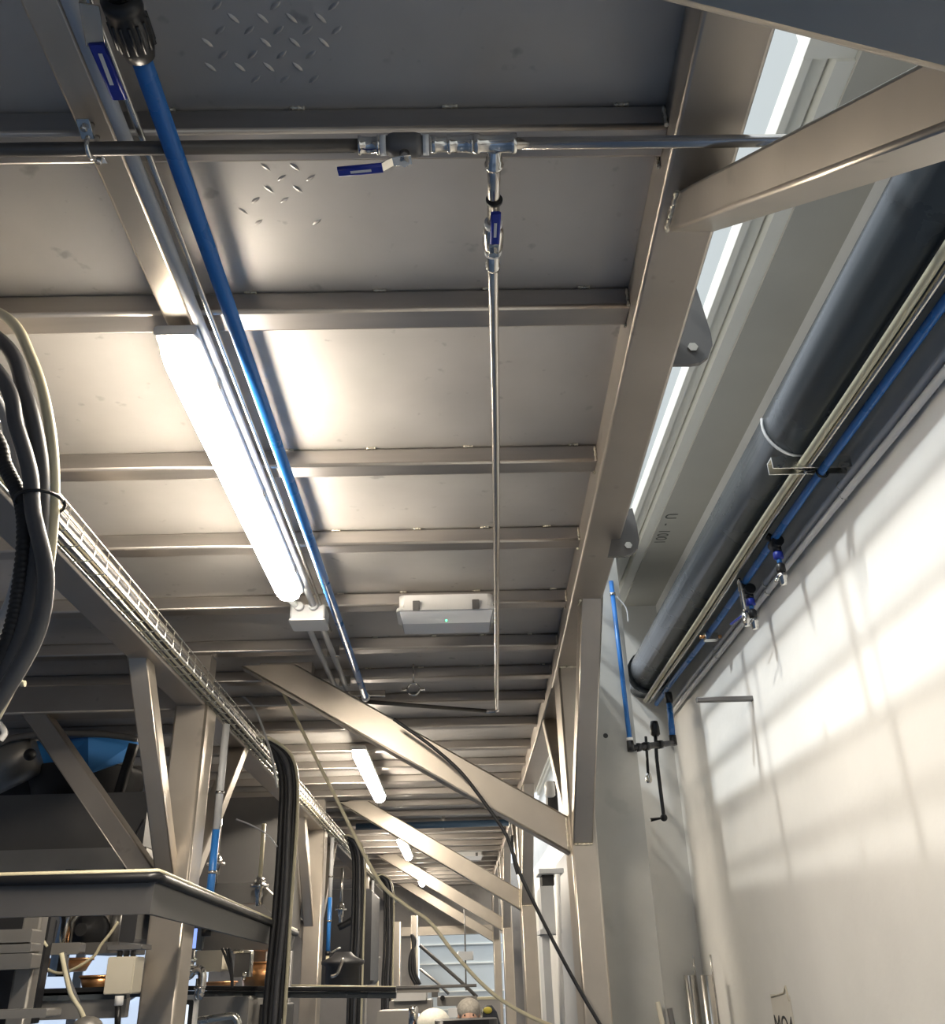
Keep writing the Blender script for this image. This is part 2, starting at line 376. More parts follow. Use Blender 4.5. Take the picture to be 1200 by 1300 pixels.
labL = ['left-hand steel column beside the cream electrical box, nearest in its row', 'left-hand steel column second in the row, just right of the black hose bundle', 'left-hand steel column third in the row behind the black hoses']
nearL = ['blue-grey knee brace leaning toward the camera at the nearest left-hand column', 'blue-grey knee brace leaning toward the camera at the second left-hand column', 'blue-grey knee brace leaning toward the camera at the third left-hand column']
farL = ['pale lit knee brace leaning away behind the nearest left-hand column', 'pale lit knee brace leaning away behind the second left-hand column', 'pale lit knee brace leaning away behind the third left-hand column']
outL = ['dark steel diagonal brace rising left from the nearest left-hand column past the blue hopper', 'steel diagonal brace rising left from the second left-hand column', 'steel diagonal brace rising left from the third left-hand column']
for k in range(3):
    y0 = 3.93 + S0*k; xc = -1.165
    t = thing('steel_column', (xc, y0 + .085, -1.85), labL[k], 'column', 'left-hand steel columns')
    MB().rhs((xc, y0 + .085, -1.84), (xc, y0 + .085, LGZ - .001), .14, .17, (0,1,0), .010).build('shaft', 'steel', t)
    MB().box(xc - .11, xc + .11, y0 - .03, y0 + .20, -1.85, -1.838).build('base_plate', 'steel', t)
    a = V((-1.19, y0 - .66, LGZ - .001)); b = V((-1.19, y0 - .001, .38)); d = (b-a).normalized(); u = V((1,0,0)).cross(d).normalized(); u = u if u.z > 0 else -u
    t = thing('knee_brace', b, nearL[k], 'brace', 'knee braces on the left-hand columns')
    MB().rhs(a + u*.035, b + u*.035, .075, .07, u, .006, n0=(0,0,1), n1=(0,1,0)).build('box_section', 'steel', t)
    a = V((-1.15, y0 + .171, .36)); b = V((-1.15, y0 + .171 + .75, LGZ - .001)); d = (b-a).normalized(); u = V((1,0,0)).cross(d).normalized(); u = u if u.z > 0 else -u
    t = thing('knee_brace', a, farL[k], 'brace', 'knee braces on the left-hand columns')
    MB().rhs(a + u*.035, b + u*.035, .085, .07, u, .006, n0=(0,1,0), n1=(0,0,1)).build('box_section', 'steel', t)
    a = V((xc - .071, y0 + .085, .29)); b = V((-1.90, y0 + .085, 1.074)); d = (b-a).normalized(); u = V((0,1,0)).cross(d).normalized(); u = u if u.z > 0 else -u
    t = thing('cross_brace', a, outL[k], 'brace', 'diagonal braces in the left bay')
    MB().rhs(a + u*.035, b + u*.035, .11, .085, u, .006, n0=(1,0,0), n1=(0,0,1)).build('box_section', 'girder', t)

# ---------------------------------------------------------------- lamps and their rail
RZ = 1.30
tag(MB().rhs((-.596, -.4, RZ + .0205), (-.596, 2.2, RZ + .0205), .06, .041, (0,0,1), .006).build('mounting_rail', 'steel'), 'flat pale steel rail running overhead to the near end of the big lamp', 'rail')
def lamp(y0, y1, x, label, z=1.285):
    t = thing('batten_lamp', (x, (y0 + y1)/2, z - .06), label, 'lamp', 'tube lamps along the ceiling')
    MB().rhs((x, y0, z - .014), (x, y1, z - .014), .094, .026, (0,0,1), .008).build('housing', 'white', t)
    # rounded trough diffuser
    mb = MB(); n = 9; m = 9; prof = []
    L0, L1 = y0 + .006, y1 - .006
    vs = []; rows = []
    ts = [0, .02, .05, .5, .95, .98, 1]
    for tt in ts:
        yy = L0 + (L1 - L0)*tt; sc = {0: .55, .02: .85, .05: 1, .5: 1, .95: 1, .98: .85, 1: .55}[tt]
        row = []
        for k in range(n):
            a = math.pi*k/(n-1); row.append(len(vs)); vs.append((x + .042*math.cos(a)*(.6 + .4*sc), yy, z - .0275 - .052*(math.sin(a)**.6 if math.sin(a) > 1e-6 else 0)*sc))
        rows.append(row)
    fs = [(rows[i][k], rows[i][k+1], rows[i+1][k+1], rows[i+1][k]) for i in range(len(rows)-1) for k in range(n-1)]
    fs += [tuple(rows[0]), tuple(reversed(rows[-1]))]
    for i in range(len(rows)-1): fs.append((rows[i][0], rows[i+1][0], rows[i+1][-1], rows[i][-1]))
    mb.add(vs, fs, True).build('diffuser', 'diff', t)
    for yy in (y0 + .2, (y0+y1)/2, y1 - .2):
        for sx in (-1, 1): MB().box(x + sx*.048 - .002, x + sx*.048 + .002, yy - .012, yy + .012, z - .034, z - .004).build('clip', 'pipe', t)
    return t
lamp(1.585, 3.08, -.598, 'big glowing tube lamp on the ceiling, nearest the camera')
lamp(5.63, 7.30, -.615, 'second glowing tube lamp, shining just under the long diagonal brace')
lamp(9.7, 11.2, -.60, 'third glowing tube lamp, seen beside the second diagonal brace')
lamp(13.2, 14.6, -.575, 'farthest glowing tube lamp above the third diagonal brace')
# conduits along the aisle
t = thing('grey_conduit', (-.545, 3, 1.28), 'pale grey plastic conduit running beside the big lamp', 'conduit')
MB().tube([(-.549, -.4, 1.292), (-.549, 4.42, 1.292)], .0125, 14, False).build('tube', 'conduit', t)
for yy in (3.9, 4.35): MB().rhs((-.575, yy, 1.31), (-.523, yy, 1.31), .016, .05, (0,0,1), .004).build('saddle_clip', 'pipe', t)
tag(MB().tube([(-.523, -.4, 1.30), (-.523, 2.6, 1.30), (-.523, 3.6, 1.30)], .0065, 10, False).build('thin_conduit', 'pipe'), 'thin steel conduit between the grey conduit and the blue pipe', 'conduit')
tag(MB().tube([P(352, 745, z=1.30), (-.603, 3.34, 1.29), (-.603, 4.42, 1.29)], .0125, 12, False).build('grey_conduit', 'conduit'), 'pale grey conduit leaving the far end of the big lamp through the junction box', 'conduit')
t = thing('blue_pipe', (-.455, 2.5, 1.23), 'bright blue plastic pipe running overhead beside the big lamp', 'pipe')
MB().tube([(-.452, .885, 1.232), (-.455, 4.40, 1.244)], .0155, 16, False).build('tube', 'bluep', t)
c0 = V((-.452, .895, 1.232)); 
MB().lathe(c0 + V((0, .005, 0)), (0,-1,0), [(0,.0165),(.003,.022),(.02,.026),(.045,.0285),(.06,.0285),(.075,.026),(.078,.0285),(.092,.0285),(.094,.019)], 22).build('coupling_nut', 'black', t)
cn = COL.objects['coupling_nut']
rb_ = MB()
for k in range(14):
    a = 2*math.pi*k/14; q = V((math.cos(a)*.0275, 0, math.sin(a)*.0275)); rb_.tube([c0 + q + V((0, -.018, 0)), c0 + q + V((0, -.06, 0))], .0028, 6, False)
rb_.build('grip_ribs', 'black', cn)
MB().lathe(c0 + V((0, -.085, 0)), (0,-1,0), [(0,.016),(.03,.016),(.031,.022),(.06,.022),(.061,.016),(.30,.016)], 18).build('threaded_nipple', 'chrome', t)
MB().lathe((-.455, 4.40, 1.244), (0,1,0), [(0,.0165),(.004,.021),(.03,.021),(.034,.017)], 18).build('end_collar', 'white', t)
# valve with blue lever beside the coupling
t = thing('ball_valve', (-.50, .70, 1.24), 'blue-handled valve lever at top left beside the black pipe coupling', 'valve', 'blue-handled valves')
MB().lathe((-.50, .50, 1.262), (0,1,0), [(0,.012),(.05,.012),(.051,.02),(.09,.024),(.15,.024),(.16,.018),(.17,.012)], 16).build('valve_body', 'pipe', t)
ly0 = P(112, 30, z=1.235); ly1 = P(152, 125, z=1.235)
st = MB().rhs(P(113, 5, z=1.238), P(122, 60, z=1.236), .028, .003, (0,0,1), .001).build('lever', 'pipe', t)
gp = MB().rhs(P(122, 55, z=1.235), ly1, .024, .008, (0,0,1), .0035).build('grip', 'blueh', t)
MB().rhs(P(127, 68, z=1.230), P(142, 108, z=1.230), .006, .0006, (0,0,1), .0002).build('grip_marking', 'white', gp)
# junction box
t = thing('junction_box', (-.56, 3.42, 1.24), 'small pale junction box on the conduits past the big lamp', 'box')
MB().rbox(-.640, -.505, 3.30, 3.42, 1.243, 1.30, .008, 'z').build('body', 'conduit', t)
MB().rbox(-.643, -.502, 3.297, 3.423, 1.236, 1.2425, .01, 'z').build('lid', 'white', t)
for xx in (-.603, -.549): MB().lathe((xx, 3.298, 1.29), (0,-1,0), [(0,.018),(.018,.018),(.02,.014)], 12).build('gland', 'conduit', t)

# ---------------------------------------------------------------- water pipe across the aisle
PY, PZ = 1.083, 1.253
t = thing('water_pipe', (0, PY, PZ), 'steel water pipe crossing the aisle under the first joist', 'pipe')
MB().tube([(-1.6, PY, PZ), (-.145, PY, PZ)], .0115, 16, False).build('dark_pipe_run', 'dpipe', t)['label'] = 'dark left length of the pipe'
MB().tube([(.06, PY, PZ), (1.24, PY, PZ)], .0105, 16, False).build('pipe_run', 'pipe', t)
def fit(x0, x1, r, nm, m, rim=True):
    L = x1 - x0; pr = [(0, r*1.18), (L*.12, r*1.18), (L*.16, r), (L*.84, r), (L*.88, r*1.18), (L, r*1.18)] if rim else [(0, r*.96), (L*.06, r), (L*.94, r), (L, r*.96)]
    return MB().lathe((x0, PY, PZ), (1,0,0), pr, 18).build(nm, m, t)
fit(-.148, -.112, .0138, 'press_socket', 'chrome')
fit(-.030+.004, .045, .0125, 'press_socket', 'chrome'); fit(.002, .046, .0135, 'press_socket', 'chrome')
tee = fit(.046, .119, .0145, 'pipe_tee', 'chrome'); 
MB().lathe((.0825, PY + .010, PZ), (0,1,0), [(0,.0125),(.02,.0125),(.021,.0145),(.032,.0145),(.033,.017),(.038,.017)], 18).build('tee_branch', 'chrome', tee)
MB().tube([(-.5965, PY - .012, 1.298), (-.5965, PY - .016, PZ), (-.5965, PY, PZ - .0145), (-.5965, PY + .016, PZ), (-.5965, PY + .013, 1.298)], .0045, 8, True).build('pipe_clamp', 'chrome', t)
cl = MB().rhs((-.5965, PY - .045, PZ + .018), (-.5965, PY - .014, PZ + .008), .022, .003, (0,0,1), .001); cl.rhs((-.5965, PY + .014, PZ + .008), (-.5965, PY + .045, PZ + .018), .022, .003, (0,0,1), .001)
cl = cl.build('pipe_clamp', 'chrome', t)
for s in (-1, 1): MB().lathe((-.5965, PY + s*.034, PZ + .014), (0,0,-1), [(0,.006),(.008,.006),(.01,.004)], 6, False).build('bolt', 'pipe', cl)
def valve(o, ax, lever_dir, label, L=.085):
    """ball valve: o = centre, ax = pipe axis, lever below it pointing along lever_dir"""
    o = V(o); ax = V(ax); ld = V(lever_dir).normalized()
    t = thing('ball_valve', o, label, 'valve', 'blue-handled valves')
    MB().lathe(o - ax*.040, ax, [(0,.0155),(.012,.0155),(.0125,.018),(.022,.0205),(.058,.0205),(.0675,.018),(.068,.0155),(.08,.0155)], 18).build('valve_body', 'greysheet' if abs(ax.x) > .5 else 'chrome', t)
    for s in (-1, 1): MB().lathe(o + ax*(.036*s), ax, [(-.005,.0168),(.005,.0168)], 16).build('thread_seal', 'teflon', t)
    st = MB().lathe(o + V((0, 0, -.018)), (0,0,-1), [(0,.009),(.014,.009),(.015,.0085),(.02,.0085)], 12).build('stem', 'pipe', t)
    MB().lathe(o + V((0, 0, -.0375)), (0,0,-1), [(0,.0075),(.007,.0075)], 6, False).build('nut', 'chrome', st)
    b = o + V((0, 0, -.036)); side = ld.cross(V((0,0,1)))
    lv = MB().rhs(b - ld*.012, b + ld*.02, .02, .0025, (0,0,1), .001); lv.rhs(b + ld*.02, b + ld*.04 + V((0,0,-.012)), .018, .0025, (0,0,1), .001); lv = lv.build('lever', 'chrome', t)
    g0 = b + ld*.037 + V((0,0,-.0125)); gr = MB().rhs(g0, g0 + ld*L, .0185, .008, (0,0,1), .0035).build('grip', 'blueh', t)
    MB().rhs(g0 + ld*L*.25 + V((0,0,-.0042)), g0 + ld*L*.72 + V((0,0,-.0042)), .005, .0005, (0,0,1), .0001).build('grip_marking', 'white', gr)
    return t
valve((-.070, PY, PZ), (1,0,0), (-1, .10, 0), 'blue-handled valve in the water pipe crossing the aisle', .075)
# ---------------------------------------------------------------- branch pipe along the aisle
B0 = V((.0825, 1.121, 1.253)); B1 = V((.086, 1.29, 1.253)); B2 = V((.0865, 1.345, 1.253)); B3 = V((.204, 4.70, 1.245))
t = thing('branch_pipe', (.12, 2.9, 1.24), 'thin steel branch pipe running up the aisle from the tee under the deck', 'pipe')
MB().tube([B0, V((.0853, 1.262, 1.253))], .0115, 16, False).build('pipe_stub', 'pipe', t)
MB().tube([B2, (.121, 2.2, 1.25), (.155, 3.2, 1.248), B3], .0105, 14, True).build('pipe_run', 'pipe', t)
MB().tube([B3, B3 + V((.001, .03, .0)), B3 + V((-.03, .045, 0)), B3 + V((-.06, .043, 0))], .0125, 12, True).build('elbow', 'chrome', t)
MB().tube([B3 + V((-.05, .043, 0)), P(440, 889, z=1.245)], .0105, 12, False).build('pipe_run', 'dpipe', t)
for q in (.12, .9): 
    p = B2 + (B3 - B2)*0; MB().lathe(B2 + V((0, -.005, 0)), (.03,1,0), [(0,.0125),(.035,.0125),(.037,.015),(.045,.015)], 16).build('press_socket', 'chrome', t); break
MB().lathe((.0853, 1.205, 1.253), (0,1,0), [(0,.0155),(.006,.0155)], 16).build('collar_ring', 'black', t)
valve((.086, 1.302, 1.253), (.02,1,0), (0, -1, 0), 'blue-handled valve on the branch pipe heading up the aisle', .074)
# pipe cluster where the conduits turn
t = thing('pipe_cluster', (-.5, 4.47, 1.24), 'cluster of clamped pipe ends above the long diagonal brace', 'pipe')
MB().rhs((-.68, 4.455, 1.27), (-.36, 4.455, 1.27), .035, .03, (0,0,1), .004).build('support_channel', 'pipe', t)
for xx in (-.60, -.548, -.50): MB().tube([(xx, 4.46, 1.25), (xx + .005, 4.70, 1.25), (xx + .01, 4.9, 1.25)], .012, 10, False).build('pipe_stub', 'pipe', t)
# hanging ring clamp
c = P(525, 875, z=1.27)
t = thing('pipe_ring', c, 'empty ring clamp hanging from the ceiling beside the branch pipe', 'clamp')
MB().tube([c + V((.03*math.cos(a*math.pi/8), 0, .03*math.sin(a*math.pi/8))) for a in range(17)], .005, 8, False).build('ring', 'chrome', t)
MB().tube([c + V((0, 0, .033)), c + V((0, 0, D - c.z - .001))], .004, 8, False).build('hanger_rod', 'pipe', t)
for s in (-1, 1): MB().rbox(c.x + s*.045 - .012, c.x + s*.045 + .012, c.y - .01, c.y + .01, c.z - .005, c.z + .005, .002).build('clamp_ear', 'chrome', t)

# ---------------------------------------------------------------- emergency lights
def emergency(x0, x1, y0, z0, label, led):
    t = thing('emergency_light', ((x0+x1)/2, y0, z0), label, 'light', 'emergency lights on the ceiling')
    MB().rbox(x0, x1, y0, y0 + .155, z0 + .062, z0 + .115, .022, 'z').build('housing', 'white', t)
    MB().rbox(x0 - .010, x1 + .010, y0 - .010, y0 + .165, z0 + .047, z0 + .0615, .028, 'z').build('rim', 'white', t)
    ln = MB(); a = [(x0 + .004, y0 + .004), (x1 - .004, y0 + .004), (x1 - .004, y0 + .151), (x0 + .004, y0 + .151)]; b = [(x0 + .016, y0 + .018), (x1 - .016, y0 + .018), (x1 - .016, y0 + .138), (x0 + .016, y0 + .138)]
    ln.add([(*q, z0 + .0465) for q in a] + [(*q, z0) for q in b], [(0,1,2,3), (7,6,5,4), (0,1,5,4), (1,2,6,5), (2,3,7,6), (3,0,4,7)]); ln.build('lens', 'lens', t)
    for xx in (x0 + .07, x1 - .07): MB().rbox(xx - .014, xx + .014, y0 - .016, y0 - .0105, z0 + .045, z0 + .085, .003, 'y').build('clip', 'greysheet', t)
    if led: MB().sphere(((x0+x1)/2, y0 + .020, z0 + .012), .007, n=10, m=6).build('indicator_led', 'led', t)
emergency(-.225, .150, 3.375, 1.245, 'white emergency light with a green lamp beside the branch pipe', True)
emergency(-.16, .27, 11.95, 1.28, 'white emergency light far along the ceiling beyond the diagonal brace', False)
t = thing('blue_duct', (-.2, 9.2, 1.28), 'blue pipe crossing the far ceiling below the joists', 'pipe')
MB().tube([(-1.0, 9.15, 1.31), (.47, 9.15, 1.31)], .032, 14, False).build('tube', 'bluedull', t)
MB().rhs((-.16, 9.15, 1.26), (-.16, 9.15, D - .001), .03, .004, (0,1,0), .001).build('hanger_strap', 'pipe', t)

# ---------------------------------------------------------------- wire cable tray
t = thing('wire_cable_tray', (-1.07, 5, 1.09), 'long wire mesh cable tray full of cables along the left girder', 'cable tray')
mb = MB(); XA, XB, ZA, ZB = -1.100, -1.040, 1.098, 1.166
for (x, z) in ((XB, ZB), (XB, (ZA+ZB)/2 + .004), (XB, ZA), (XA, ZA), ((XA+XB)/2, ZA)):
    mb.tube([(x, -.6, z), (x, 16, z)], .0026, 6, False)
mb.build('long_wire', 'zinc', t)
def u_wire(y): return MB().tube([(XB, y, ZB + .002), (XB - .001, y, ZA + .004), (XB - .008, y, ZA - .003), (XA, y, ZA - .003)], .0024, 5, False)
proto = u_wire(0.0).build('cross_wire', 'zinc', t); y = 1.3; first = True; ys = []
while y < 11.2: ys.append(y); y += .1
ys = ys[:99]
me = proto.data
for i, y in enumerate(ys):
    o = proto if i == 0 else proto.copy()
    if i: COL.objects.link(o)
    o.location = (0, y, 0)
mb = MB(); y = 11.3
while y < 16: 
    mb.tube([(XB, y, ZB + .002), (XB, y, ZA - .003), (XA, y, ZA - .003)], .0024, 5, False); y += .1
o = mb.build('cross_wire', 'zinc', t); o['kind'] = 'stuff'
CL = [('cream', .0065), ('greyhose', .006), ('cream', .0055), ('rubber', .006), ('cream', .007), ('white', .005), ('greyhose', .006), ('rubber', .007)]
for i, (m, r) in enumerate(CL):
    pts = [(-1.096 + .0075*(i % 7) + random.uniform(-.003, .003), -.6 + 16.4*k/26, 1.106 + .010*(i // 3) + random.uniform(0, .006)) for k in range(27)]
    tag(MB().tube(pts, r, 7, True, 3).build('tray_cable', m), {'cream': 'cream cable lying in the wire tray along the left girder', 'greyhose': 'grey cable lying in the wire tray along the left girder', 'rubber': 'black cable lying in the wire tray along the left girder', 'white': 'white cable lying in the wire tray along the left girder'}[m], 'cable', {'cream': 'cream cables in the tray', 'greyhose': 'grey cables in the tray', 'rubber': 'black cables in the tray', 'white': 'white cables in the tray'}[m])

# ---------------------------------------------------------------- hose coil at the left edge
def hose(pix, yy, r, m, label, name='cable_hose', group=None, n=12, corr=False, dy=0, coil=None):
    pts = [P(a, b, y=yy + dy) for (a, b) in pix]
    if coil is not None:
        e = coil*.035; pts = [V((-1.33 - e, yy, 1.10)), V((-1.27 - e, yy, 1.262 + .3*e)), V((-1.12, yy, 1.285 + .3*e))] + pts[1:-1] + [V((-.80 - e, yy, .31 - e)), V((-1.02 - e, yy, .20 - e)), V((-1.25 - e, yy, .36 - e)), V((-1.33 - e, yy, .75)), V((-1.33 - e, yy, 1.02))]
    rf = None
    if corr:
        p = catmull(pts, 40); L = sum((p[i+1]-p[i]).length for i in range(len(p)-1)); pts = []; N = int(L/.0026); acc = 0; j = 0
        step = L/N; out = [p[0]]; d = 0
        for i in range(1, len(p)):
            d += (p[i]-p[i-1]).length
            if d >= step: out.append(p[i]); d = 0
        return tag(MB().tube(out, r, n, False, rfun=lambda i, mm: r*(1 if i % 3 else .86)).build(name, m), label, 'hose', group)
    return tag(MB().tube(pts, r, n, True, 8).build(name, m), label, 'hose', group)
hose([(-60, 345), (0, 398), (40, 455), (63, 540), (68, 640), (54, 760), (24, 850), (-40, 930)], 1.475, .0107, 'cream', 'cream hose on the outside of the hanging bundle at the left edge', coil=0.4)
hose([(-70, 380), (0, 432), (32, 500), (50, 575), (52, 650), (40, 760), (10, 850), (-50, 930)], 1.455, .0150, 'greyhose', 'thick grey hose just inside the cream one in the hanging bundle', coil=0.2)
hose([(-70, 410), (-5, 470), (22, 545), (38, 600), (42, 650), (58, 740), (30, 838), (-45, 925)], 1.425, .0141, 'greyhose', 'thick grey hose nearest the camera in the hanging bundle at the left edge', coil=0)
hose([(-70, 425), (-10, 500), (14, 560), (27, 610), (33, 650), (20, 745), (-15, 830), (-70, 890)], 1.485, .0103, 'conduit', 'light grey hose on the inner side of the hanging bundle', coil=0.3)
hose([(-60, 455), (-14, 540), (6, 590), (30, 650), (26, 740), (4, 830), (-50, 910)], 1.452, .0141, 'rubber', 'black corrugated hose at the bottom of the hanging bundle', corr=True, coil=0.1)
pts = []
for k in range(17):
    a = 2*math.pi*k/16; c = P(51, 638, y=1.45); pts.append(c + V((.040*math.cos(a), .046*math.sin(a), .004*math.cos(a))))
tag(MB().tube(pts, .0035, 6, False).build('cable_tie', 'black'), 'black cable tie round the hose bundle at the left edge', 'cable tie')

# hose bundles falling from the tray
def drop(x, y, s, labels, grp):
    ms = ['rubber', 'rubber', 'greyhose', 'rubber', 'cream']
    for i in range(5):
        dx = (i - 2)*.022*s; r = .016 if ms[i] != 'cream' else .009
        top = [(x - .135 + dx*.3, y - .34, 1.13 + .008*i), (x - .10 + dx*.5, y - .20, 1.185), (x - .035 + dx, y - .06, 1.13), (x + dx, y, 1.0), (x + .01 + dx, y, .75), (x + .01 + dx + .006*math.sin(i), y, .35), (x + dx*1.1, y, -.1), (x + dx, y + .0, -.9)]
        tag(MB().tube([V(q) + V((0, .012*(i % 2), 0)) for q in top], r, 10, True, 6).build('cable_hose', ms[i]), labels[{'rubber': 0, 'greyhose': 1, 'cream': 2}[ms[i]]], 'hose', grp + (' black' if ms[i] == 'rubber' else ' other'))
drop(-.945, 5.2, 1.0, ['black hose in the first bundle dropping from the cable tray', 'grey hose in the first bundle dropping from the cable tray', 'cream cable in the first bundle dropping from the cable tray'], 'first hose drop')
drop(-.945, 9.0, 1.2, ['black hose in the second bundle dropping from the cable tray', 'grey hose in the second bundle dropping from the cable tray', 'cream cable in the second bundle dropping from the cable tray'], 'second hose drop')
drop(-.93, 12.6, 1.3, ['black hose in the third bundle dropping from the cable tray', 'grey hose in the third bundle dropping from the cable tray', 'cream cable in the third bundle dropping from the cable tray'], 'third hose drop')
hose([(290, 878), (302, 880), (318, 893), (330, 915), (345, 960), (352, 1000)], 4.9, .006, 'conduit', 'thin grey cable looping out of the tray above the first hose bundle', 'thin_cable')
hose([(300, 1040), (320, 1048), (340, 1060), (352, 1075)], 5.0, .004, 'conduit', 'thin cable hanging between the pale brace and the first hose bundle', 'thin_cable')

# white hose and black cable across the aisle
hose([(350, 860), (365, 890), (420, 1000), (478, 1113), (512, 1147), (545, 1170), (575, 1208), (610, 1247), (645, 1275), (700, 1302), (780, 1325)], 4.62, .0085, 'cream', 'long cream hose drooping across the aisle to the lower right', 'drooping_hose')
hose([(500, 913), (545, 945), (583, 978), (610, 1012), (640, 1055), (652, 1085), (663, 1115), (700, 1190), (735, 1255), (765, 1306), (800, 1370)], 4.06, .0075, 'rubber', 'black cable falling over the long diagonal brace past the nearest column', 'drooping_cable')
hose([(650, 1060), (652, 1090), (657, 1110)], 4.3, .006, 'rubber', 'short black cable hanging behind the long diagonal brace', 'drooping_cable')

# ---------------------------------------------------------------- blue air pipes on the left columns
for k, lab in enumerate(['blue air pipe down the nearest left-hand column', 'blue air pipe down the second left-hand column', 'blue air pipe down the third left-hand column']):
    y = 4.16 + S0*k; t = thing('air_pipe', (-1.07, y, -.2), lab, 'pipe', 'air pipes on the left columns')
    MB().tube([(-1.062, y, 1.06), (-1.062, y, .60)], .017, 12, False).build('grey_length', 'conduit', t)
    MB().tube([(-1.062, y, .60), (-1.062, y, .19)], .017, 12, False).build('blue_length', 'bluep', t)  # grey above and blue below: a reflection put into the pipe's colour
    MB().lathe((-1.062, y, .21), (0,0,-1), [(0,.021),(.03,.021),(.032,.017)], 12).build('end_coupling', 'black', t)
    for z in (.42, .75): MB().lathe((-1.062, y, z), (0,0,1), [(0,.020),(.012,.020)], 12).build('pipe_clip', 'pipe', t)
    if k: MB().tube([(-1.062, y, .178), (-1.062, y, .02), (-1.05, y, .0), (-1.0, y, -.005), (-.985, y, -.02), (-.985, y, -.12)], .014, 10, False).build('drop_pipe', 'cream', t)
    if k: MB().rhs((-1.03, y - .02, .20), (-.96, y - .05, .23), .02, .012, (0,0,1), .004).build('lever_handle', 'zinc', t)

# ---------------------------------------------------------------- concrete pillar, drain pipe and wall services
t = MB().box(.60, .862, 4.42, 5.0, -1.85, 2.6).build('concrete_pillar', 'conc'); tag(t, 'bare concrete pillar on the right behind the nearest steel column', 'pillar')
MB().lathe(P(769, 934, y=4.4195), (0,-1,0), [(0,.012),(.0006,.012)], 16).build('drill_hole', 'ink', t)
t = thing('drain_pipe', (1.12, 2.5, 1.44), 'big dark grey drain pipe along the top of the right-hand wall', 'pipe')
MB().tube([(1.115, -1.2, 1.552), (1.115, 5.12, 1.552)], .110, 36, False).build('tube', 'bigpipe', t)
MB().lathe((1.115, 5.10, 1.552), (0,1,0), [(0,.122),(.10,.122),(.105,.112),(.19,.112)], 30).build('socket', 'bigpipe', t)
YS = 2.47
mb = MB().tube([(1.115 + .114*math.cos(math.radians(a)), YS, 1.552 + .114*math.sin(math.radians(a))) for a in range(165, 376, 10)], .005, 8, False); mb.build('hanger_band', 'white', t)
t = thing('strut_bracket', (1.12, YS, 1.40), 'pale metal channel bracket under the drain pipe', 'bracket')
mb = MB(); mb.box(1.0, 1.249, YS - .022, YS - .018, 1.385, 1.425).box(1.0, 1.249, YS + .018, YS + .022, 1.385, 1.425).box(1.0, 1.249, YS - .018, YS + .018, 1.421, 1.425).build('channel', 'zinc', t)
t2 = []
for (nm, x, z, r, m, lab, cat) in (('wall_conduit', 1.098, 1.418-.012, .012, 'cream', 'pale steel conduit running along under the drain pipe', 'conduit'), ('wall_conduit', 1.122, 1.398, .010, 'pipe', 'steel conduit running beside the pale one under the drain pipe', 'conduit'), ('air_hose', 1.160, 1.378, .0135, 'bluep', 'blue air hose running along the right-hand wall', 'hose'), ('wall_conduit', 1.225, 1.345, .012, 'white', 'upper white conduit fixed to the right-hand wall below the blue hose', 'conduit'), ('wall_conduit', 1.228, 1.312, .012, 'white', 'lower white conduit fixed to the right-hand wall below the blue hose', 'conduit')):
    pts = [(x + .004*math.sin(k*1.3), -1.0 + 6.2*k/14, z + .004*math.sin(k*.9 + x*50)) for k in range(15)]
    t = thing(nm, (x, 2, z - r), lab, cat)
    MB().tube(pts, r, 12, True, 4).build('tube', m, t)
    if z > 1.37:
        MB().tube([(x + (r + .003)*math.cos(math.radians(a)), YS, z + (r + .003)*math.sin(math.radians(a))) for a in range(150, 391, 20)], .004, 6, False).build('u_clip', 'rubber', t)
    else:
        for yy in (.9, 1.7, 2.5, 3.3, 4.1): MB().tube([(x + (r + .002)*math.cos(math.radians(a)), yy, z + (r + .002)*math.sin(math.radians(a))) for a in range(60, 301, 30)], .003, 6, False).build('saddle_clip', 'zinc', t)
# tap drops
def drop_tap(p, label, kind=0):
    p = V(p); t = thing('air_tap', p + V((0, 0, -.16)), label, 'tap', 'air taps below the blue hose')
    MB().tube([p + V((0, -.03, 0)), p + V((0, .03, 0))], .021, 14, False).build('tee', 'black', t)
    MB().lathe(p + V((0, 0, .01)), (-.7,0,.5), [(0,.012),(.02,.014),(.035,.014)], 12).build('knob', 'black', t)
    MB().lathe(p + V((0, 0, -.012)), (0,0,-1), [(0,.016),(.02,.016)], 14).build('neck', 'black', t)
    MB().lathe(p + V((0, 0, -.034)), (0,0,-1), [(0,.014),(.004,.018),(.026,.018),(.03,.012)], 14).build('release_collar', 'blueh', t)
    MB().tube([p + V((0, 0, -.062)), p + V((0, 0, -.08))], .009, 10, False).build('stem', 'bluep', t)
    MB().lathe(p + V((0, 0, -.08)), (0,0,-1), [(0,.012),(.008,.017),(.03,.017),(.034,.013)], 14).build('socket_nut', 'black', t)
    MB().lathe(p + V((0, 0, -.114)), (0,0,-1), [(0,.014),(.012,.018),(.022,.018),(.024,.014),(.045,.012),(.047,.009)], 14).build('quick_coupler', 'chrome', t)
    MB().tube([p + V((-.012, -.004, -.13)), p + V((-.03, -.006, -.15))], .006, 8, False).build('side_pin', 'chrome', t)
    return t
drop_tap((1.162, 2.96, 1.362), 'black and blue air tap on the blue hose, nearest of the taps')
t = drop_tap((1.172, 3.36, 1.34), 'black and chrome air tap in the middle of the row of taps')
p = V((1.135, 3.34, 1.385)); t = thing('drain_tap', p + V((0, 0, -.2)), 'thin steel drop with a small blue-handled tap beside the middle air tap', 'tap')
MB().lathe(p, (0,0,-1), [(0,.008),(.02,.011),(.024,.008),(.05,.011),(.055,.007),(.14,.007)], 12).build('drop_pipe', 'pipe', t)
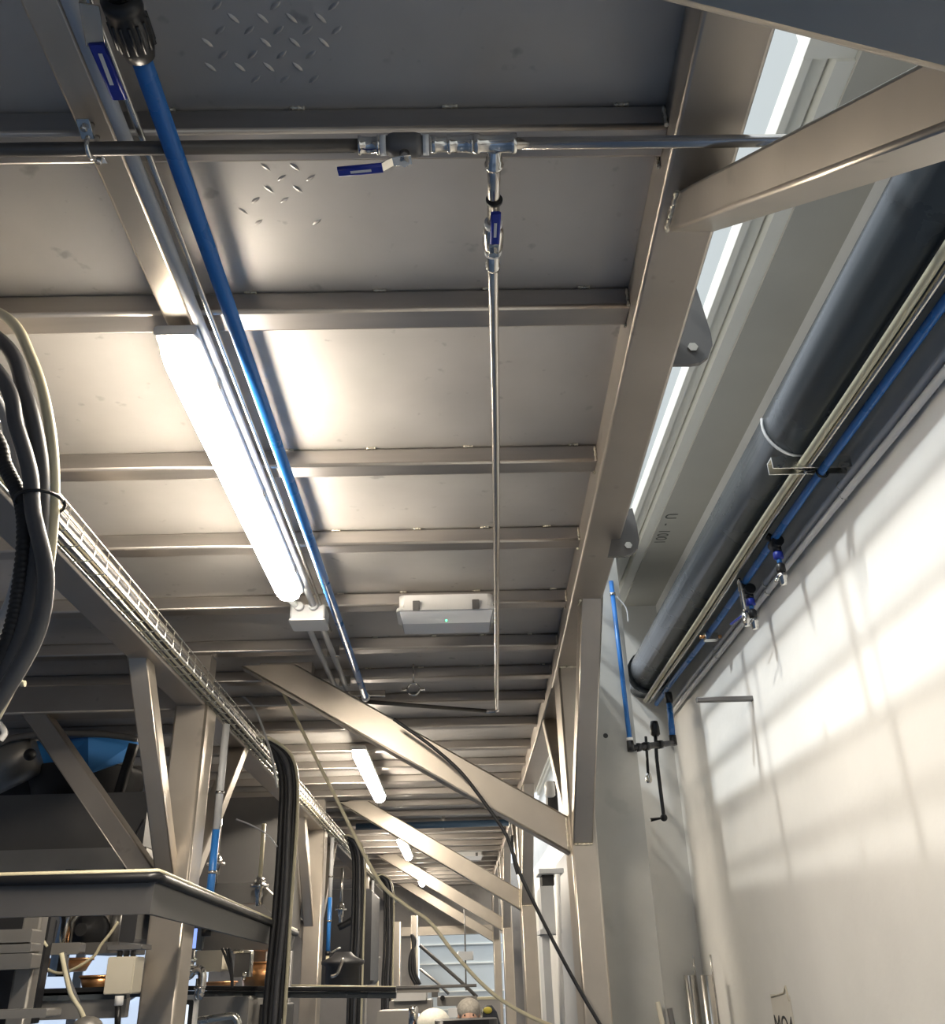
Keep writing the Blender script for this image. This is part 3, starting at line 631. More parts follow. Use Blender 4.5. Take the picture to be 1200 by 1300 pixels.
MB().lathe(p + V((0, 0, -.14)), (0,0,-1), [(0,.012),(.02,.015),(.04,.015),(.05,.010),(.06,.010)], 12).build('valve_body', 'chrome', t)
MB().rhs(p + V((0, 0, -.15)), p + V((-.03, .10, -.155)), .012, .005, (0,0,1), .002).build('lever_handle', 'blueh', t)
p = V((1.16, 3.93, 1.36)); t = thing('hose_manifold', p, 'small brass and blue hose manifold farthest along the blue hose', 'tap')
MB().rbox(p.x - .03, p.x + .03, p.y - .02, p.y + .02, p.z - .03, p.z, .005).build('block', 'chrome', t)
MB().lathe(p, (0,0,1), [(0,.012),(.015,.012)], 12).build('cap', 'blueh', t)
for s in (-1, 1): MB().lathe(p + V((s*.03, 0, -.012)), (s,0,0), [(0,.008),(.02,.008)], 10).build('outlet', 'copper', t)
# blue riser on the pillar and black manifold
t = thing('riser_pipe', (.81, 4.395, .95), 'thin blue riser pipe up the face of the concrete pillar', 'pipe')
a, b = P(776, 738, y=4.395), P(800, 942, y=4.395)
MB().tube([a, b], .012, 12, False).build('tube', 'bluep', t)
c = a + (b - a)*.08; MB().lathe(c, b - a, [(0,.016),(.012,.016)], 12).build('pipe_clip', 'pipe', t)
MB().lathe(b - (b-a).normalized()*.02, b - a, [(0,.016),(.015,.016)], 12).build('white_ring', 'white', t)
hose([(783, 757), (795, 772), (798, 790)], 4.39, .004, 'conduit', 'thin white cable hooked on the concrete pillar', 'thin_cable')
e = P(855, 943, y=4.75); e2 = P(850, 893, y=4.85)
t = thing('air_manifold', b + V((0, 0, -.02)), 'black fitting manifold between the blue riser and the wall', 'pipe')
MB().lathe(b + V((0, 0, .005)), (0,0,-1), [(0,.017),(.05,.017)], 12).build('elbow', 'black', t)
h0 = b + V((0, 0, -.03)); mb = MB().tube([h0, h0 + (e - h0)*.7], .016, 12, False); mb.build('black_length', 'black', t)
MB().tube([h0 + (e-h0)*.7, e], .014, 12, False).build('grey_length', 'greyhose', t)
for q in (.1, .3, .62): MB().lathe(h0 + (e-h0)*q, e - h0, [(0,.021),(.04,.021)], 12).build('collar', 'black', t)
MB().lathe(e + V((0, 0, -.012)), (0,0,1), [(0,.02),(.05,.02)], 12).build('elbow', 'black', t)
MB().tube([e + V((0, 0, .03)), e2], .016, 12, False).build('blue_riser', 'bluep', t)
MB().lathe(e2, (0,0,1), [(0,.02),(.04,.022),(.06,.02)], 12).build('top_fitting', 'black', t)
g = [P(832, 930, y=4.9), P(834, 965, y=4.9), P(843, 1038, y=4.9), P(826, 1041, y=4.9)]
t = thing('black_drop_pipe', g[2], 'thin black pipe dropping and turning toward the concrete pillar', 'pipe')
MB().tube(g, .010, 10, False).build('tube', 'black', t); MB().sphere(g[2], .019, n=12, m=8).build('elbow', 'black', t); MB().lathe(g[0] + V((0, 0, .06)), (0,0,-1), [(0,.02),(.03,.026),(.07,.026),(.08,.015)], 12).build('top_fitting', 'black', t)
g = [P(820, 935, y=5.0), P(823, 982, y=5.0)]
t = thing('small_tap', g[1], 'small black tap hanging beside the black drop pipe', 'tap')
MB().tube(g, .008, 8, False).build('tube', 'black', t); MB().lathe(g[1], (0,0,-1), [(0,.012),(.02,.018),(.04,.018),(.05,.01)], 10).build('nozzle', 'chrome', t)
# bar on wall
p = P(955, 887, x=1.249); t = thing('steel_spur', p, 'grey metal arm sticking straight out of the right-hand wall', 'arm')
q = P(884, 885, y=p.y); MB().rhs(p, V((q.x, p.y, p.z)), .028, .02, (0,0,1), .004).build('bar', 'greysheet', t)
# stainless tubes standing by the wall, lower right
for (pa, pb, r, lab) in (((876, 1238), (888, 1330), .030, 'left of the two steel tubes standing at the foot of the wall'), ((897, 1238), (910, 1330), .030, 'right of the two steel tubes standing at the foot of the wall')):
    a, b = P(*pa, x=1.17), P(*pb, x=1.17); b.y = a.y; b.z = -1.84
    t = thing('steel_tube', b, lab, 'tube', 'steel tubes by the wall'); MB().lathe(b, a - b, [(0, r), ((a-b).length, r), ((a-b).length + .0005, r - .004)], 16).build('tube', 'pipe', t)
for (pa, pb, pc, lab) in (((864, 1214), (871, 1240), (880, 1330), 'thin bent steel rod, leftmost of three beside the steel tubes'), ((880, 1213), (886, 1240), (896, 1330), 'thin bent steel rod, middle of three beside the steel tubes'), ((902, 1212), (904, 1240), (916, 1330), 'thin bent steel rod, rightmost of three beside the steel tubes')):
    a, b, c = P(*pa, x=1.2), P(*pb, x=1.2), P(*pc, x=1.2); b.y = a.y; c.y = a.y
    tag(MB().tube([a, b, c, V((c.x, c.y, -1.84))], .005, 8, False).build('steel_rod', 'pipe'), lab, 'rod', 'bent rods by the wall')
for (pa, pb, r, lab) in (((835, 1272), (848, 1330), .010, 'pale tool handle leaning at the foot of the concrete pillar'), ((850, 1280), (860, 1330), .012, 'dark tool handle leaning at the foot of the concrete pillar')):
    a, b = P(*pa, y=4.38), P(*pb, y=4.38); d = (b - a).normalized(); b = a + d*((-1.84 - a.z)/d.z)
    tag(MB().tube([a, b], r, 10, False).build('tool_handle', 'tan' if r < .011 else 'greysheet'), lab, 'tool')
# wall label with writing
pa, pb = P(978, 1262, x=1.2485), P(1003, 1264, x=1.2485); yy0, yy1 = pb.y, pa.y; ztop = pa.z
t = thing('wall_label', (1.249, (yy0 + yy1)/2, ztop - .17), 'white paper label reading MO4 hung on the right-hand wall', 'sign')
MB().box(1.2475, 1.249, yy0, yy1, ztop - .28, ztop).build('plate', 'paper', t)
MB().tube([(1.246, yy1 - .02, ztop - .01), (1.246, yy0 + .06, ztop + .006), (1.246, yy0 + .03, ztop + .03), (1.246, yy0 + .01, ztop - .02)], .0035, 6, False).build('hanger_wire', 'tan', t)
def text_mesh(txt, size, name, m, parent, origin, xdir, ydir):
    cu = bpy.data.curves.new(name, 'FONT'); cu.body = txt; cu.size = size; cu.extrude = .0004; cu.align_x = 'CENTER'
    ob = bpy.data.objects.new(name, cu); me = bpy.data.meshes.new_from_object(ob); bpy.data.objects.remove(ob)
    me.name = name; me.materials.append(M[m]); o = bpy.data.objects.new(name, me); COL.objects.link(o)
    xd, yd = V(xdir).normalized(), V(ydir).normalized(); zd = xd.cross(yd); mm = Matrix((xd, yd, zd)).transposed().to_4x4(); mm.translation = V(origin) - (WORLD[parent.name] if parent else V((0,0,0)))
    o.matrix_local = mm
    if parent: o.parent = parent; o.matrix_parent_inverse = Matrix.Identity(4)
    WORLD[o.name] = V(origin); return o
text_mesh('MO4', .112, 'label_text', 'ink', t, (1.2468, (yy0 + yy1)/2 + .006, ztop - .150), (0,-1,0), (0,0,1))
tag(text_mesh('U  -  1001', .085, 'stencil_mark', 'fadedink', None, P(838, 672, z=2.0292), (0,1,0), (1,0,0)), 'faded grey stencilled characters on the painted soffit above the drain pipe', 'marking')
# conduit spur on wall
# ---------------------------------------------------------------- canopy frame on the left
t = thing('machine_canopy', (-1.6, 3.2, .15), 'grey sheet canopy with black rubber edge wrapped round the nearest left-hand column', 'canopy')
A = V((-1.0, 3.2, .315)); B = V((-1.0, 6.0, .255)); Cc = V((-2.6, 3.2, .32))
MB().add([Cc, A, A + V((-.012, .02, -.105)), Cc + V((0, .02, -.105)), Cc + V((0,.03,0)), A + V((-.03,.03,0)), A + V((-.03,.05,-.105)), Cc + V((0,.05,-.105))], [(0,1,2,3),(7,6,5,4),(0,4,5,1),(3,2,6,7),(0,3,7,4),(1,5,6,2)]).build('front_panel', 'greysheet', t)
MB().add([A, B, B + V((-.012, 0, -.085)), A + V((-.012, .02, -.105)), A + V((-.03,.03,0)), B + V((-.03,0,0)), B + V((-.03,0,-.085)), A + V((-.03,.05,-.105))], [(0,1,2,3),(7,6,5,4),(0,4,5,1),(3,2,6,7),(0,3,7,4),(1,5,6,2)]).build('side_panel', 'greysheet', t)
rb = MB().tube([Cc + V((0,-.006,.002)), A + V((-.02,-.008,.002)), A + V((.004,.0,.004)), A + V((.006,.05,.002)), B + V((.006,0,.004))], .017, 10, False).build('rubber_edge', 'black', t)
MB().tube([Cc + V((0,.004,.022)), A + V((-.02,.004,.022)), A + V((0,.02,.024)), A + V((.004,.08,.022)), B + V((.004,.01,.022))], .008, 8, False).build('edge_piping', 'cream', rb)
MB().rhs((-1.03, 5.95, -1.85), (-1.03, 5.95, .165), .06, .06, (0,1,0), .008).build('leg', 'greysheet', t)
MB().rhs((-2.5, 3.3, -1.85), (-2.5, 3.3, .2), .06, .06, (0,1,0), .008).build('leg', 'greysheet', t)

# ---------------------------------------------------------------- helpers for the machinery behind
def bx(name, px0, py0, px1, py1, y, dep, m, label, cat, r=.012, parent=None, group=None, axis='y'):
    a, b = P(px0, py0, y=y), P(px1, py1, y=y); x0, x1 = sorted((a.x, b.x)); z0, z1 = sorted((a.z, b.z))
    o = MB().rbox(x0, x1, y, y + dep, z0, z1, r, axis).build(name, m, parent)
    return tag(o, label, cat, group) if parent is None else o
def bxthing(name, px0, py0, px1, py1, y, dep, label, cat):
    a = P((px0+px1)/2, max(py0, py1), y=y); return thing(name, a, label, cat)
# tank and hopper
t = bxthing('process_tank', -40, 1010, 183, 1095, 4.75, .9, 'dark grey rectangular tank with a lipped bottom edge left of the column', 'tank')
bx('body', -80, 1012, 180, 1082, 4.75, .9, 'greysheet', None, None, .02, t)
bx('bottom_lip', -80, 1082, 184, 1092, 4.70, 1.0, 'midsheet', None, None, .006, t)
bx('base_beam', -80, 1099, 172, 1120, 4.68, .10, 'midsheet', None, None, .008, t)
t = thing('blue_hopper', P(120, 1000, y=5.4), 'bright blue sheet hopper seen between the dark braces', 'hopper')
a, b, c, d = P(62, 938, y=5.6), P(112, 936, y=5.45), P(112, 982, y=5.45), P(75, 975, y=5.6); e, f = P(178, 938, y=5.6), P(168, 962, y=5.6)
MB().prism([a, b, c, d], (0, .02, 0)).build('left_panel', 'bluesheet', t); MB().prism([b, e, f, c], (0, .02, 0)).build('right_panel', 'bluesheet', t)
a, b = P(10, 940, y=5.7), P(20, 976, y=5.7)
MB().prism([P(14, 942, y=5.65), P(58, 940, y=5.6), P(72, 975, y=5.6), P(28, 985, y=5.65)], (0, .02, 0)).build('side_panel', 'bluesheet', t)
MB().tube([P(0, 944, y=5.4), P(20, 936, y=5.4), P(70, 931, y=5.4), P(130, 932, y=5.4), P(176, 938, y=5.4)], .02, 8, True).build('rim', 'greysheet', t)
t = thing('mixer_drum', P(100, 1010, y=5.4), 'black tapered drum below the blue hopper', 'drum')
MB().lathe(P(105, 1036, y=5.9), (0,0,1), [(0,.22),(.08,.30),(.24,.36),(.26,.36)], 26).build('drum', 'rubber', t)
MB().rhs(P(170, 945, y=5.3), P(150, 1010, y=5.3), .05, .05, (0,1,0), .01).build('support_leg', 'rubber', t)
MB().sphere(P(38, 958, y=5.3), .035, n=12, m=8).build('lifting_eye', 'rubber', t)
tag(MB().lathe(P(-20, 985, y=5.6), (.9,0,.45), [(0,.10),(.04,.14),(.30,.14),(.33,.10)], 18).build('motor', 'midsheet'), 'pale motor drum at the far left beside the blue hopper', 'motor')
hose([(-10, 905), (18, 870), (32, 868)], 1.75, .006, 'cream', 'short cream cable end sticking out below the hanging hose bundle', 'cable_end')
hose([(0, 940), (6, 930), (-2, 918)], 3.5, .012, 'white', 'white cable end at the left edge near the blue hopper', 'cable_end')
hose([(183, 1040), (170, 1065), (160, 1100), (152, 1118)], 4.5, .006, 'rubber', 'black cable hanging in front of the grey tank', 'thin_cable')

# machine frame lower left
t = bxthing('machine_stand', 0, 1155, 45, 1300, 3.5, .4, 'grey steel machine frame at the lower left corner under the canopy', 'machine')
a = P(47, 1160, y=3.6); b = P(14, 1300, y=3.6); MB().rhs(a, V((a.x, a.y, -1.85)), .065, .065, (0,1,0), .008).build('upright', 'midsheet', t)
for (ya, yb, m) in ((1182, 1198, 'midsheet'), (1199, 1209, 'midsheet'), (1213, 1230, 'midsheet')): bx('rail', -60, ya, 38, yb, 3.5, .08, m, None, None, .006, t)
bx('dark_panel', -60, 1158, 42, 1300, 3.75, .05, 'rubber', None, None, .006, t)
bx('low_rail', -60, 1284, 58, 1292, 3.3, .12, 'midsheet', None, None, .006, t)
t = bxthing('crossbar', 40, 1198, 102, 1212, 3.8, .1, 'short grey crossbar hung with cables under the canopy', 'bar')
bx('bar', 42, 1198, 100, 1211, 3.8, .06, 'midsheet', None, None, .008, t)
tag(MB().lathe(P(72, 1240, y=4.1), (.02,0,1), [(0,.035),(.20,.035),(.24,.065),(.34,.055),(.40,.04)], 18).build('steel_duct', 'chrome'), 'shiny steel pipe with a bright flared collar behind the crossbar', 'pipe')
bx('control_box', 83, 1168, 106, 1196, 4.2, .12, 'midsheet', 'small grey box beside the dark motor under the canopy', 'box')
tag(MB().lathe(P(118, 1182, y=4.3), (0,-1,0), [(0,.075),(.05,.08),(.10,.08),(.11,.03),(.14,.025)], 20).build('motor', 'rubber'), 'round dark motor facing the camera under the canopy', 'motor')
bx('shelf_plate', 100, 1197, 150, 1210, 4.15, .35, 'greysheet', 'dark shelf plate under the round motor', 'shelf', .004)
for (px, lab) in ((138, 'left of two pale steel pipes hanging from the canopy beside the column'), (150, 'right of two pale steel pipes hanging from the canopy beside the column')):
    a = P(px, 1150, y=4.3); tag(MB().tube([a, a + V((0, 0, -.16))], .022, 10, False).build('steel_duct', 'midsheet'), lab, 'pipe')
hose([(150, 1170), (140, 1185), (128, 1200), (118, 1215), (90, 1232), (70, 1235), (50, 1222), (44, 1205)], 4.0, .006, 'cream', 'cream cable looping below the crossbar', 'thin_cable')
hose([(52, 1180), (54, 1192), (60, 1202)], 3.75, .005, 'cream', 'short cream cable above the crossbar', 'thin_cable')
hose([(78, 1210), (84, 1240), (90, 1262), (102, 1282), (108, 1296)], 3.6, .008, 'cream', 'cream cable running down to the grey dome', 'thin_cable')
hose([(82, 1210), (86, 1240), (96, 1266), (107, 1296)], 3.65, .008, 'greyhose', 'grey cable running down to the grey dome', 'thin_cable')
tag(MB().sphere(P(110, 1308, y=3.6), .055, sz=.8).build('grey_dome', 'midsheet'), 'grey domed cap at the bottom edge where two cables end', 'cap')
# window far behind
w = struct('window_1', MB().box(-3.6, -2.0, 8.0, 8.02, -.75, .30), 'glow', label='bright daylit window far behind the machines at lower left')
mb = MB(); mb.rhs((-3.6, 7.97, -.6), (-2.0, 7.97, .25), .07, .03, (0,1,0), .004); mb.rhs((-3.0, 7.97, -.75), (-3.0, 7.97, .3), .07, .03, (0,1,0), .004); mb.box(-3.65, -1.95, 7.95, 7.99, .30, .36)
struct('window_frame', mb, 'bluesheet' if 0 else 'conduit', w)
# conveyor
t = bxthing('conveyor', 20, 1255, 170, 1300, 3.95, .5, 'long grey conveyor body with a dark belt at the lower left', 'conveyor')
bx('belt', 28, 1256, 165, 1261, 3.8, .5, 'black', None, None, .003, t); bx('blue_rail', 28, 1262, 160, 1268, 3.8, .04, 'bigpipe', None, None, .003, t); bx('side_panel', 24, 1270, 158, 1292, 3.81, .04, 'midsheet', None, None, .004, t)
def pot(px, py, y, r, h, label):
    c = P(px, py, y=y); t = thing('copper_pot', c, label, 'pot', 'copper pots')
    MB().lathe(c, (0,0,1), [(0, r*.75), (h*.05, r*.8), (h, r), (h, r*.95), (h*.1, r*.74)], 22).build('bowl', 'copper', t); MB().tube([c + V((r*math.cos(a*math.pi/10), r*math.sin(a*math.pi/10), h)) for a in range(21)], .006, 6, False).build('rim', 'copper', t)
pot(125, 1256, 4.05, .075, .045, 'copper pot on the conveyor beside the cream electrical box')
pot(335, 1254, 6.0, .15, .13, 'large copper pot behind the long black-edged rail')
pot(80, 1234, 4.6, .12, .05, 'copper pan lit orange under the crossbar')
pot(280, 1254, 6.4, .10, .03, 'shallow copper pan beside the steel fittings')
t = bxthing('electrical_box', 133, 1205, 172, 1265, 3.72, .12, 'cream electrical box on the nearest left-hand column', 'box')
a, b = P(137, 1215, y=3.74), P(166, 1262, y=3.74); x0, x1, z0, z1 = a.x, b.x, b.z, a.z
MB().rbox(x0, x1, 3.745, 3.85, z0, z1, .006, 'y').build('body', 'tan', t); MB().rbox(x0 + .003, x1 - .003, 3.738, 3.744, z0 + .003, z1 - .003, .006, 'y').build('door', 'tan', t)
for q in (.25, .5, .75): MB().lathe((x0 + (x1-x0)*q, 3.79, z1), (0,0,1), [(0,.010),(.02,.010),(.022,.007)], 10).build('cable_gland', 'greysheet', t)
MB().rbox(x0 - .01, x1 + .02, 3.74, 3.86, z1 + .024, z1 + .04, .004).build('bracket', 'greysheet', t)
c = P(152, 1264, y=3.75); t = thing('push_valve', c, 'white and black valve under the cream electrical box', 'valve'); MB().lathe(c, (0,0,-1), [(0,.016),(.03,.016),(.032,.012)], 12).build('white_cap', 'white', t); MB().lathe(c + V((0,0,-.033)), (.1,0,-1), [(0,.012),(.09,.010)], 10).build('black_body', 'black', t)
# screens
t = bxthing('touch_screen', 235, 1176, 255, 1205, 4.5, .04, 'small glowing blue touch screen right of the nearest left-hand column', 'screen')
bx('bezel', 236, 1176, 256, 1206, 4.5, .03, 'bigpipe', None, None, .006, t); bx('display', 236, 1179, 248, 1204, 4.494, .005, 'screen', None, None, .002, t)
t = bxthing('operator_panel', 222, 1264, 247, 1302, 4.3, .05, 'white-framed operator panel with a bright screen at the bottom edge', 'screen')
bx('frame', 212, 1264, 246, 1310, 4.3, .04, 'white', None, None, .016, t); bx('bezel', 214, 1270, 242, 1310, 4.294, .005, 'black', None, None, .01, t); bx('display', 218, 1276, 236, 1310, 4.288, .005, 'wscreen', None, None, .004, t)
# sanitary pipework
t = thing('sanitary_pipework', P(238, 1262, y=4.3), 'bent stainless pipe fittings right of the nearest left-hand column', 'pipe')
for px in (230, 243):
    a = P(px, 1206, y=4.3); MB().lathe(a, (0,0,-1), [(0,.018),(.03,.018),(.031,.027),(.045,.027),(.046,.018),(.07,.018),(.071,.025),(.085,.025),(.086,.018)], 14).build('clamp_ferrule', 'chrome', t)
MB().tube([P(230, 1226, y=4.3), P(231, 1236, y=4.3), P(240, 1238, y=4.3), P(246, 1232, y=4.3), P(254, 1232, y=4.3), P(257, 1240, y=4.3), P(254, 1262, y=4.3)], .019, 12, True, 6).build('bend', 'chrome', t)
a = P(255, 1242, y=4.3); MB().lathe(a, (0,0,-1), [(0,.02),(.03,.02),(.031,.024),(.04,.024),(.041,.02),(.06,.022),(.08,.015)], 12).build('nozzle', 'pipe', t)
# things seen through the gap
bx('beige_housing', 250, 1207, 281, 1233, 5.6, .2, 'tan', 'beige machine housing behind the steel pipe fittings', 'housing')
bx('dark_machine_head', 258, 1175, 340, 1206, 5.9, .3, 'greysheet', 'dark machine head hanging behind the canopy edge', 'machine')
t = bxthing('metal_guard', 296, 1205, 322, 1242, 5.7, .04, 'grey door in a bright metal frame above the long rail', 'guard')
bx('door', 299, 1209, 319, 1240, 5.72, .03, 'greysheet', None, None, .003, t)
a, b, c, d = P(297, 1208, y=5.7), P(320, 1208, y=5.7), P(317, 1240, y=5.7), P(297, 1240, y=5.7); MB().tube([a, b, c], .010, 8, False).build('frame', 'zinc', t); MB().tube([P(311, 1234, y=5.68), P(309, 1244, y=5.68)], .012, 8, False).build('handle', 'chrome', t)
bx('silver_cabinet', 322, 1206, 336, 1236, 6.2, .2, 'midsheet', 'narrow silver cabinet left of the bright sheet', 'cabinet')
t = bxthing('folded_sheet', 338, 1204, 356, 1242, 7.2, .02, 'bright white folded sheet behind the copper pot', 'sheet')
MB().prism([P(337, 1203, y=7.2), P(356, 1208, y=7.2), P(338, 1222, y=7.2)], (0,.03,0)).build('flap', 'white', t); MB().prism([P(338, 1228, y=7.2), P(357, 1212, y=7.2), P(358, 1245, y=7.2), P(337, 1245, y=7.2)], (0,.03,0)).build('flap', 'white', t)
for i, (dx) in enumerate((0, 5, 9)):
    hose([(282 + dx, 1204), (288 + dx*.6, 1220), (293 + dx*.2, 1236), (295, 1254)], 5.4, .007, 'rubber', 'black cable in the tangle above the long rail', 'thin_cable', 'tangled cables')
# long rail with black edge
t = thing('guard_rail', P(370, 1265, y=5.5), 'long black-edged guard rail crossing the lower left in front of the second column', 'rail')
a, b = P(150, 1254, y=5.5), P(503, 1256, y=5.5)
MB().rhs(a, b, .10, .022, (0,0,1), .006).build('rubber_top', 'black', t); MB().rhs(a + V((0,.02,-.028)), b + V((0,.02,-.028)), .06, .03, (0,0,1), .004).build('rail_body', 'bigpipe', t); MB().tube([P(370, 1252, y=5.48), P(503, 1254, y=5.48)], .008, 8, False).build('edge_piping', 'cream', t)
t = thing('guard_rail', P(560, 1262, y=8.2), 'shorter dark guard rail farther back ending near the pale door', 'rail')
MB().rhs(P(497, 1254, y=8.2), P(605, 1251, y=8.2), .10, .022, (0,0,1), .006).build('rubber_top', 'greysheet', t); MB().rhs(P(497, 1258, y=8.2), P(558, 1257, y=8.2), .06, .03, (0,0,1), .004).build('rail_body', 'midsheet', t)
bx('grey_cabinet', 234, 1267, 313, 1310, 5.3, .4, 'midsheet', 'grey sheet cabinet under the long rail', 'cabinet', .02)
bx('black_cabinet', 314, 1276, 356, 1310, 5.6, .4, 'rubber', 'black cabinet under the long rail beside the hose drop', 'cabinet')
t = bxthing('grab_handle', 230, 1288, 305, 1300, 4.9, .05, 'bent stainless grab bar at the bottom edge', 'handle')
MB().tube([P(225, 1300, y=4.9), P(262, 1294, y=4.9), P(292, 1290, y=4.9), P(299, 1292, y=4.9), P(303, 1300, y=4.9), P(304, 1320, y=4.9)], .016, 10, True).build('bar', 'zinc', t)
bx('white_housing', 336, 1292, 357, 1310, 5.2, .1, 'tan', 'small pale housing at the bottom edge beside the hose drop', 'housing')
# between bundles
t = thing('vessel', P(432, 1255, y=7.0), 'dark round machine vessel behind the second left-hand column', 'vessel')
MB().lathe(P(434, 1266, y=7.6), (0,0,1), [(0,.10),(.05,.13),(.20,.13),(.22,.16),(.24,.16),(.27,.09),(.30,.06)], 22).build('body', 'rubber', t); MB().tube([P(420, 1240, y=7.3), P(428, 1236, y=7.3), P(436, 1216, y=7.3)], .012, 8, True).build('outlet_pipe', 'pipe', t)
for (px, py, y, lab) in ((275, 1090, 5.3, 'steel sensor hanging below the pale brace'), (330, 1118, 5.4, 'steel nozzle standing on the bracket beside the first hose bundle'), (433, 1150, 8.4, 'steel sensor hanging beyond the second left-hand column')):
    a = P(px, py, y=y); t = thing('level_sensor', a, lab, 'sensor', 'steel sensors')
    MB().tube([a, a + V((0, 0, .30))], .012, 8, False).build('rod', 'cream' if px == 330 else 'pipe', t)
    MB().lathe(a, (0,0,-1), [(-.02,.018),(0,.03),(.02,.03),(.022,.05),(.034,.05),(.036,.024),(.08,.024),(.09,.015),(.13,.015)], 14).build('head', 'chrome', t)
t = thing('sensor_bracket', P(300, 1140, y=5.45), 'beige sheet bracket under the steel nozzle behind the canopy edge', 'bracket')
bx('plate', 266, 1122, 332, 1146, 5.5, .12, 'midsheet', None, None, .004, t)
MB().prism([P(332, 1122, y=5.5), P(353, 1142, y=5.5), P(353, 1170, y=5.5), P(332, 1146, y=5.5)], (0, .12, 0)).build('angled_plate', 'midsheet', t)
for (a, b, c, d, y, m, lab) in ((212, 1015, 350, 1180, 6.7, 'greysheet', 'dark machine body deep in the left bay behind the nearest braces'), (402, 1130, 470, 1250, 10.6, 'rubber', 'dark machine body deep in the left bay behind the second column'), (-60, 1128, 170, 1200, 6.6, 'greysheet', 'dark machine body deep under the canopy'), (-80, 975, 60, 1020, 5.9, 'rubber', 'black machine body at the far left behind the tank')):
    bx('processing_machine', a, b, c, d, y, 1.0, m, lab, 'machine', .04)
tag(MB().tube([P(300, 1085, y=8.9), P(330, 1030, y=8.9), P(352, 1012, y=8.9)], .05, 12, True).build('flex_duct', 'rubber'), 'dark flexible duct behind the first hose bundle', 'duct')
tag(MB().tube([P(430, 1178, y=9.2), P(450, 1165, y=9.2), P(456, 1140, y=9.2)], .03, 10, True).build('flex_duct', 'rubber'), 'dark flexible duct behind the second hose bundle', 'duct')

# far end items
t = thing('steel_post', (-.95, 14.2, -1.85), 'tan steel post at the far left end of the aisle with coiled cables', 'column'); MB().rhs((-.98, 14.2, -1.85), (-.98, 14.2, .72), .22, .2, (0,1,0), .01).build('shaft', 'steel', t); MB().rhs((-.68, 14.3, -1.85), (-.68, 14.3, .80), .10, .2, (0,1,0), .01).build('side_post', 'steel', t)
for i, dx in enumerate((0, 5, 9)):
    hose([(523, 1186), (527 - dx*.3, 1196), (521 + dx*.5, 1215), (521 + dx*.7, 1235), (528 + dx*.6, 1250)], 13.9, .022, 'rubber', 'black cable loop hanging on the tan post at the far end', 'cable_loop', 'cable loops on the far post')
c = P(591, 1214, y=14.0); t = thing('hanging_box', c, 'small pale grey box hanging in front of the far pale door', 'box')
MB().rbox(c.x - .11, c.x + .11, 13.95, 14.1, c.z - .05, c.z + .06, .01).build('body', 'conduit', t); MB().tube([c + V((0, .05, .06)), c + V((0, .05, .60))], .012, 6, False).build('drop_rod', 'greysheet', t); MB().tube([c + V((0, .05, -.05)), c + V((0, .05, -.42))], .012, 6, False).build('lower_rod', 'greysheet', t)
tag(MB().tube([P(533, 1200, y=9.5), P(585, 1246, y=9.5), P(606, 1266, y=9.5)], .016, 8, False).build('inclined_rail', 'greysheet'), 'dark sloping rail in front of the pale door', 'rail')
tag(MB().tube([P(533, 1230, y=10.5), P(558, 1250, y=10.5), P(570, 1262, y=10.5)], .014, 8, False).build('inclined_rail', 'midsheet'), 'thin pale sloping rail left of the dark one', 'rail')
t = bxthing('work_station', 478, 1256, 600, 1300, 8.6, .6, 'grey equipment station at the far end of the aisle below the dark rail', 'machine')
bx('light_hood', 500, 1258, 541, 1270, 8.55, .4, 'white', None, None, .01, t); bx('body', 494, 1271, 548, 1286, 8.6, .5, 'midsheet', None, None, .01, t); bx('beam', 555, 1266, 606, 1276, 9.4, .3, 'midsheet', None, None, .01, t); bx('end_plate', 548, 1252, 556, 1266, 8.5, .1, 'greysheet', None, None, .004, t)
MB().lathe(P(562, 1267, y=9.35), (0,-1,0), [(0,.022),(.03,.022)], 12).build('knob', 'black', t)
bx('steel_box', 478, 1284, 520, 1312, 7.4, .4, 'midsheet', 'pale steel box at the bottom edge left of the white hair net', 'box')
tag(MB().lathe(P(525, 1306, y=7.2), (0,0,1), [(0,.035),(.12,.035),(.14,.02)], 14).build('roller', 'chrome'), 'shiny steel roller at the bottom edge left of the white hair net', 'roller')
bx('pale_board', 569, 1280, 590, 1291, 11, .03, 'white', 'pale board behind the grey haired person', 'board', .004)
t = thing('low_partition', (.35, 13.5, -1.85), 'low grey partition with a pale cap rail in front of the far door', 'partition'); MB().box(-.1, .48, 13.5, 13.56, -1.85, -.28).build('panel', 'bulk', t); MB().rhs((-.1, 13.53, -.26), (.48, 13.53, -.26), .10, .035, (0,0,1), .008).build('cap_rail', 'cream', t)
p0 = P(619, 1275, y=9.0); t = thing('hanging_jacket', V((p0.x, 9, -1.0)), 'black jacket with a yellow collar hanging at the far right of the aisle', 'jacket')
MB().lathe(V((p0.x + .01, 9.05, -1.0)), (0,0,1), [(0,.12),(.35,.11),(.62,.10),(.72,.07),(.77,.03)], 16).build('coat', 'cloth', t); MB().sphere(p0 + V((0, -.02, -.045)), .030, sx=1.3, sz=.9).build('collar', 'yellow', t)
MB().tube([p0 + V((-.05,0,-.03)), p0 + V((-.06,0,-.3))], .012, 8, False).build('hanger_post', 'zinc', t)
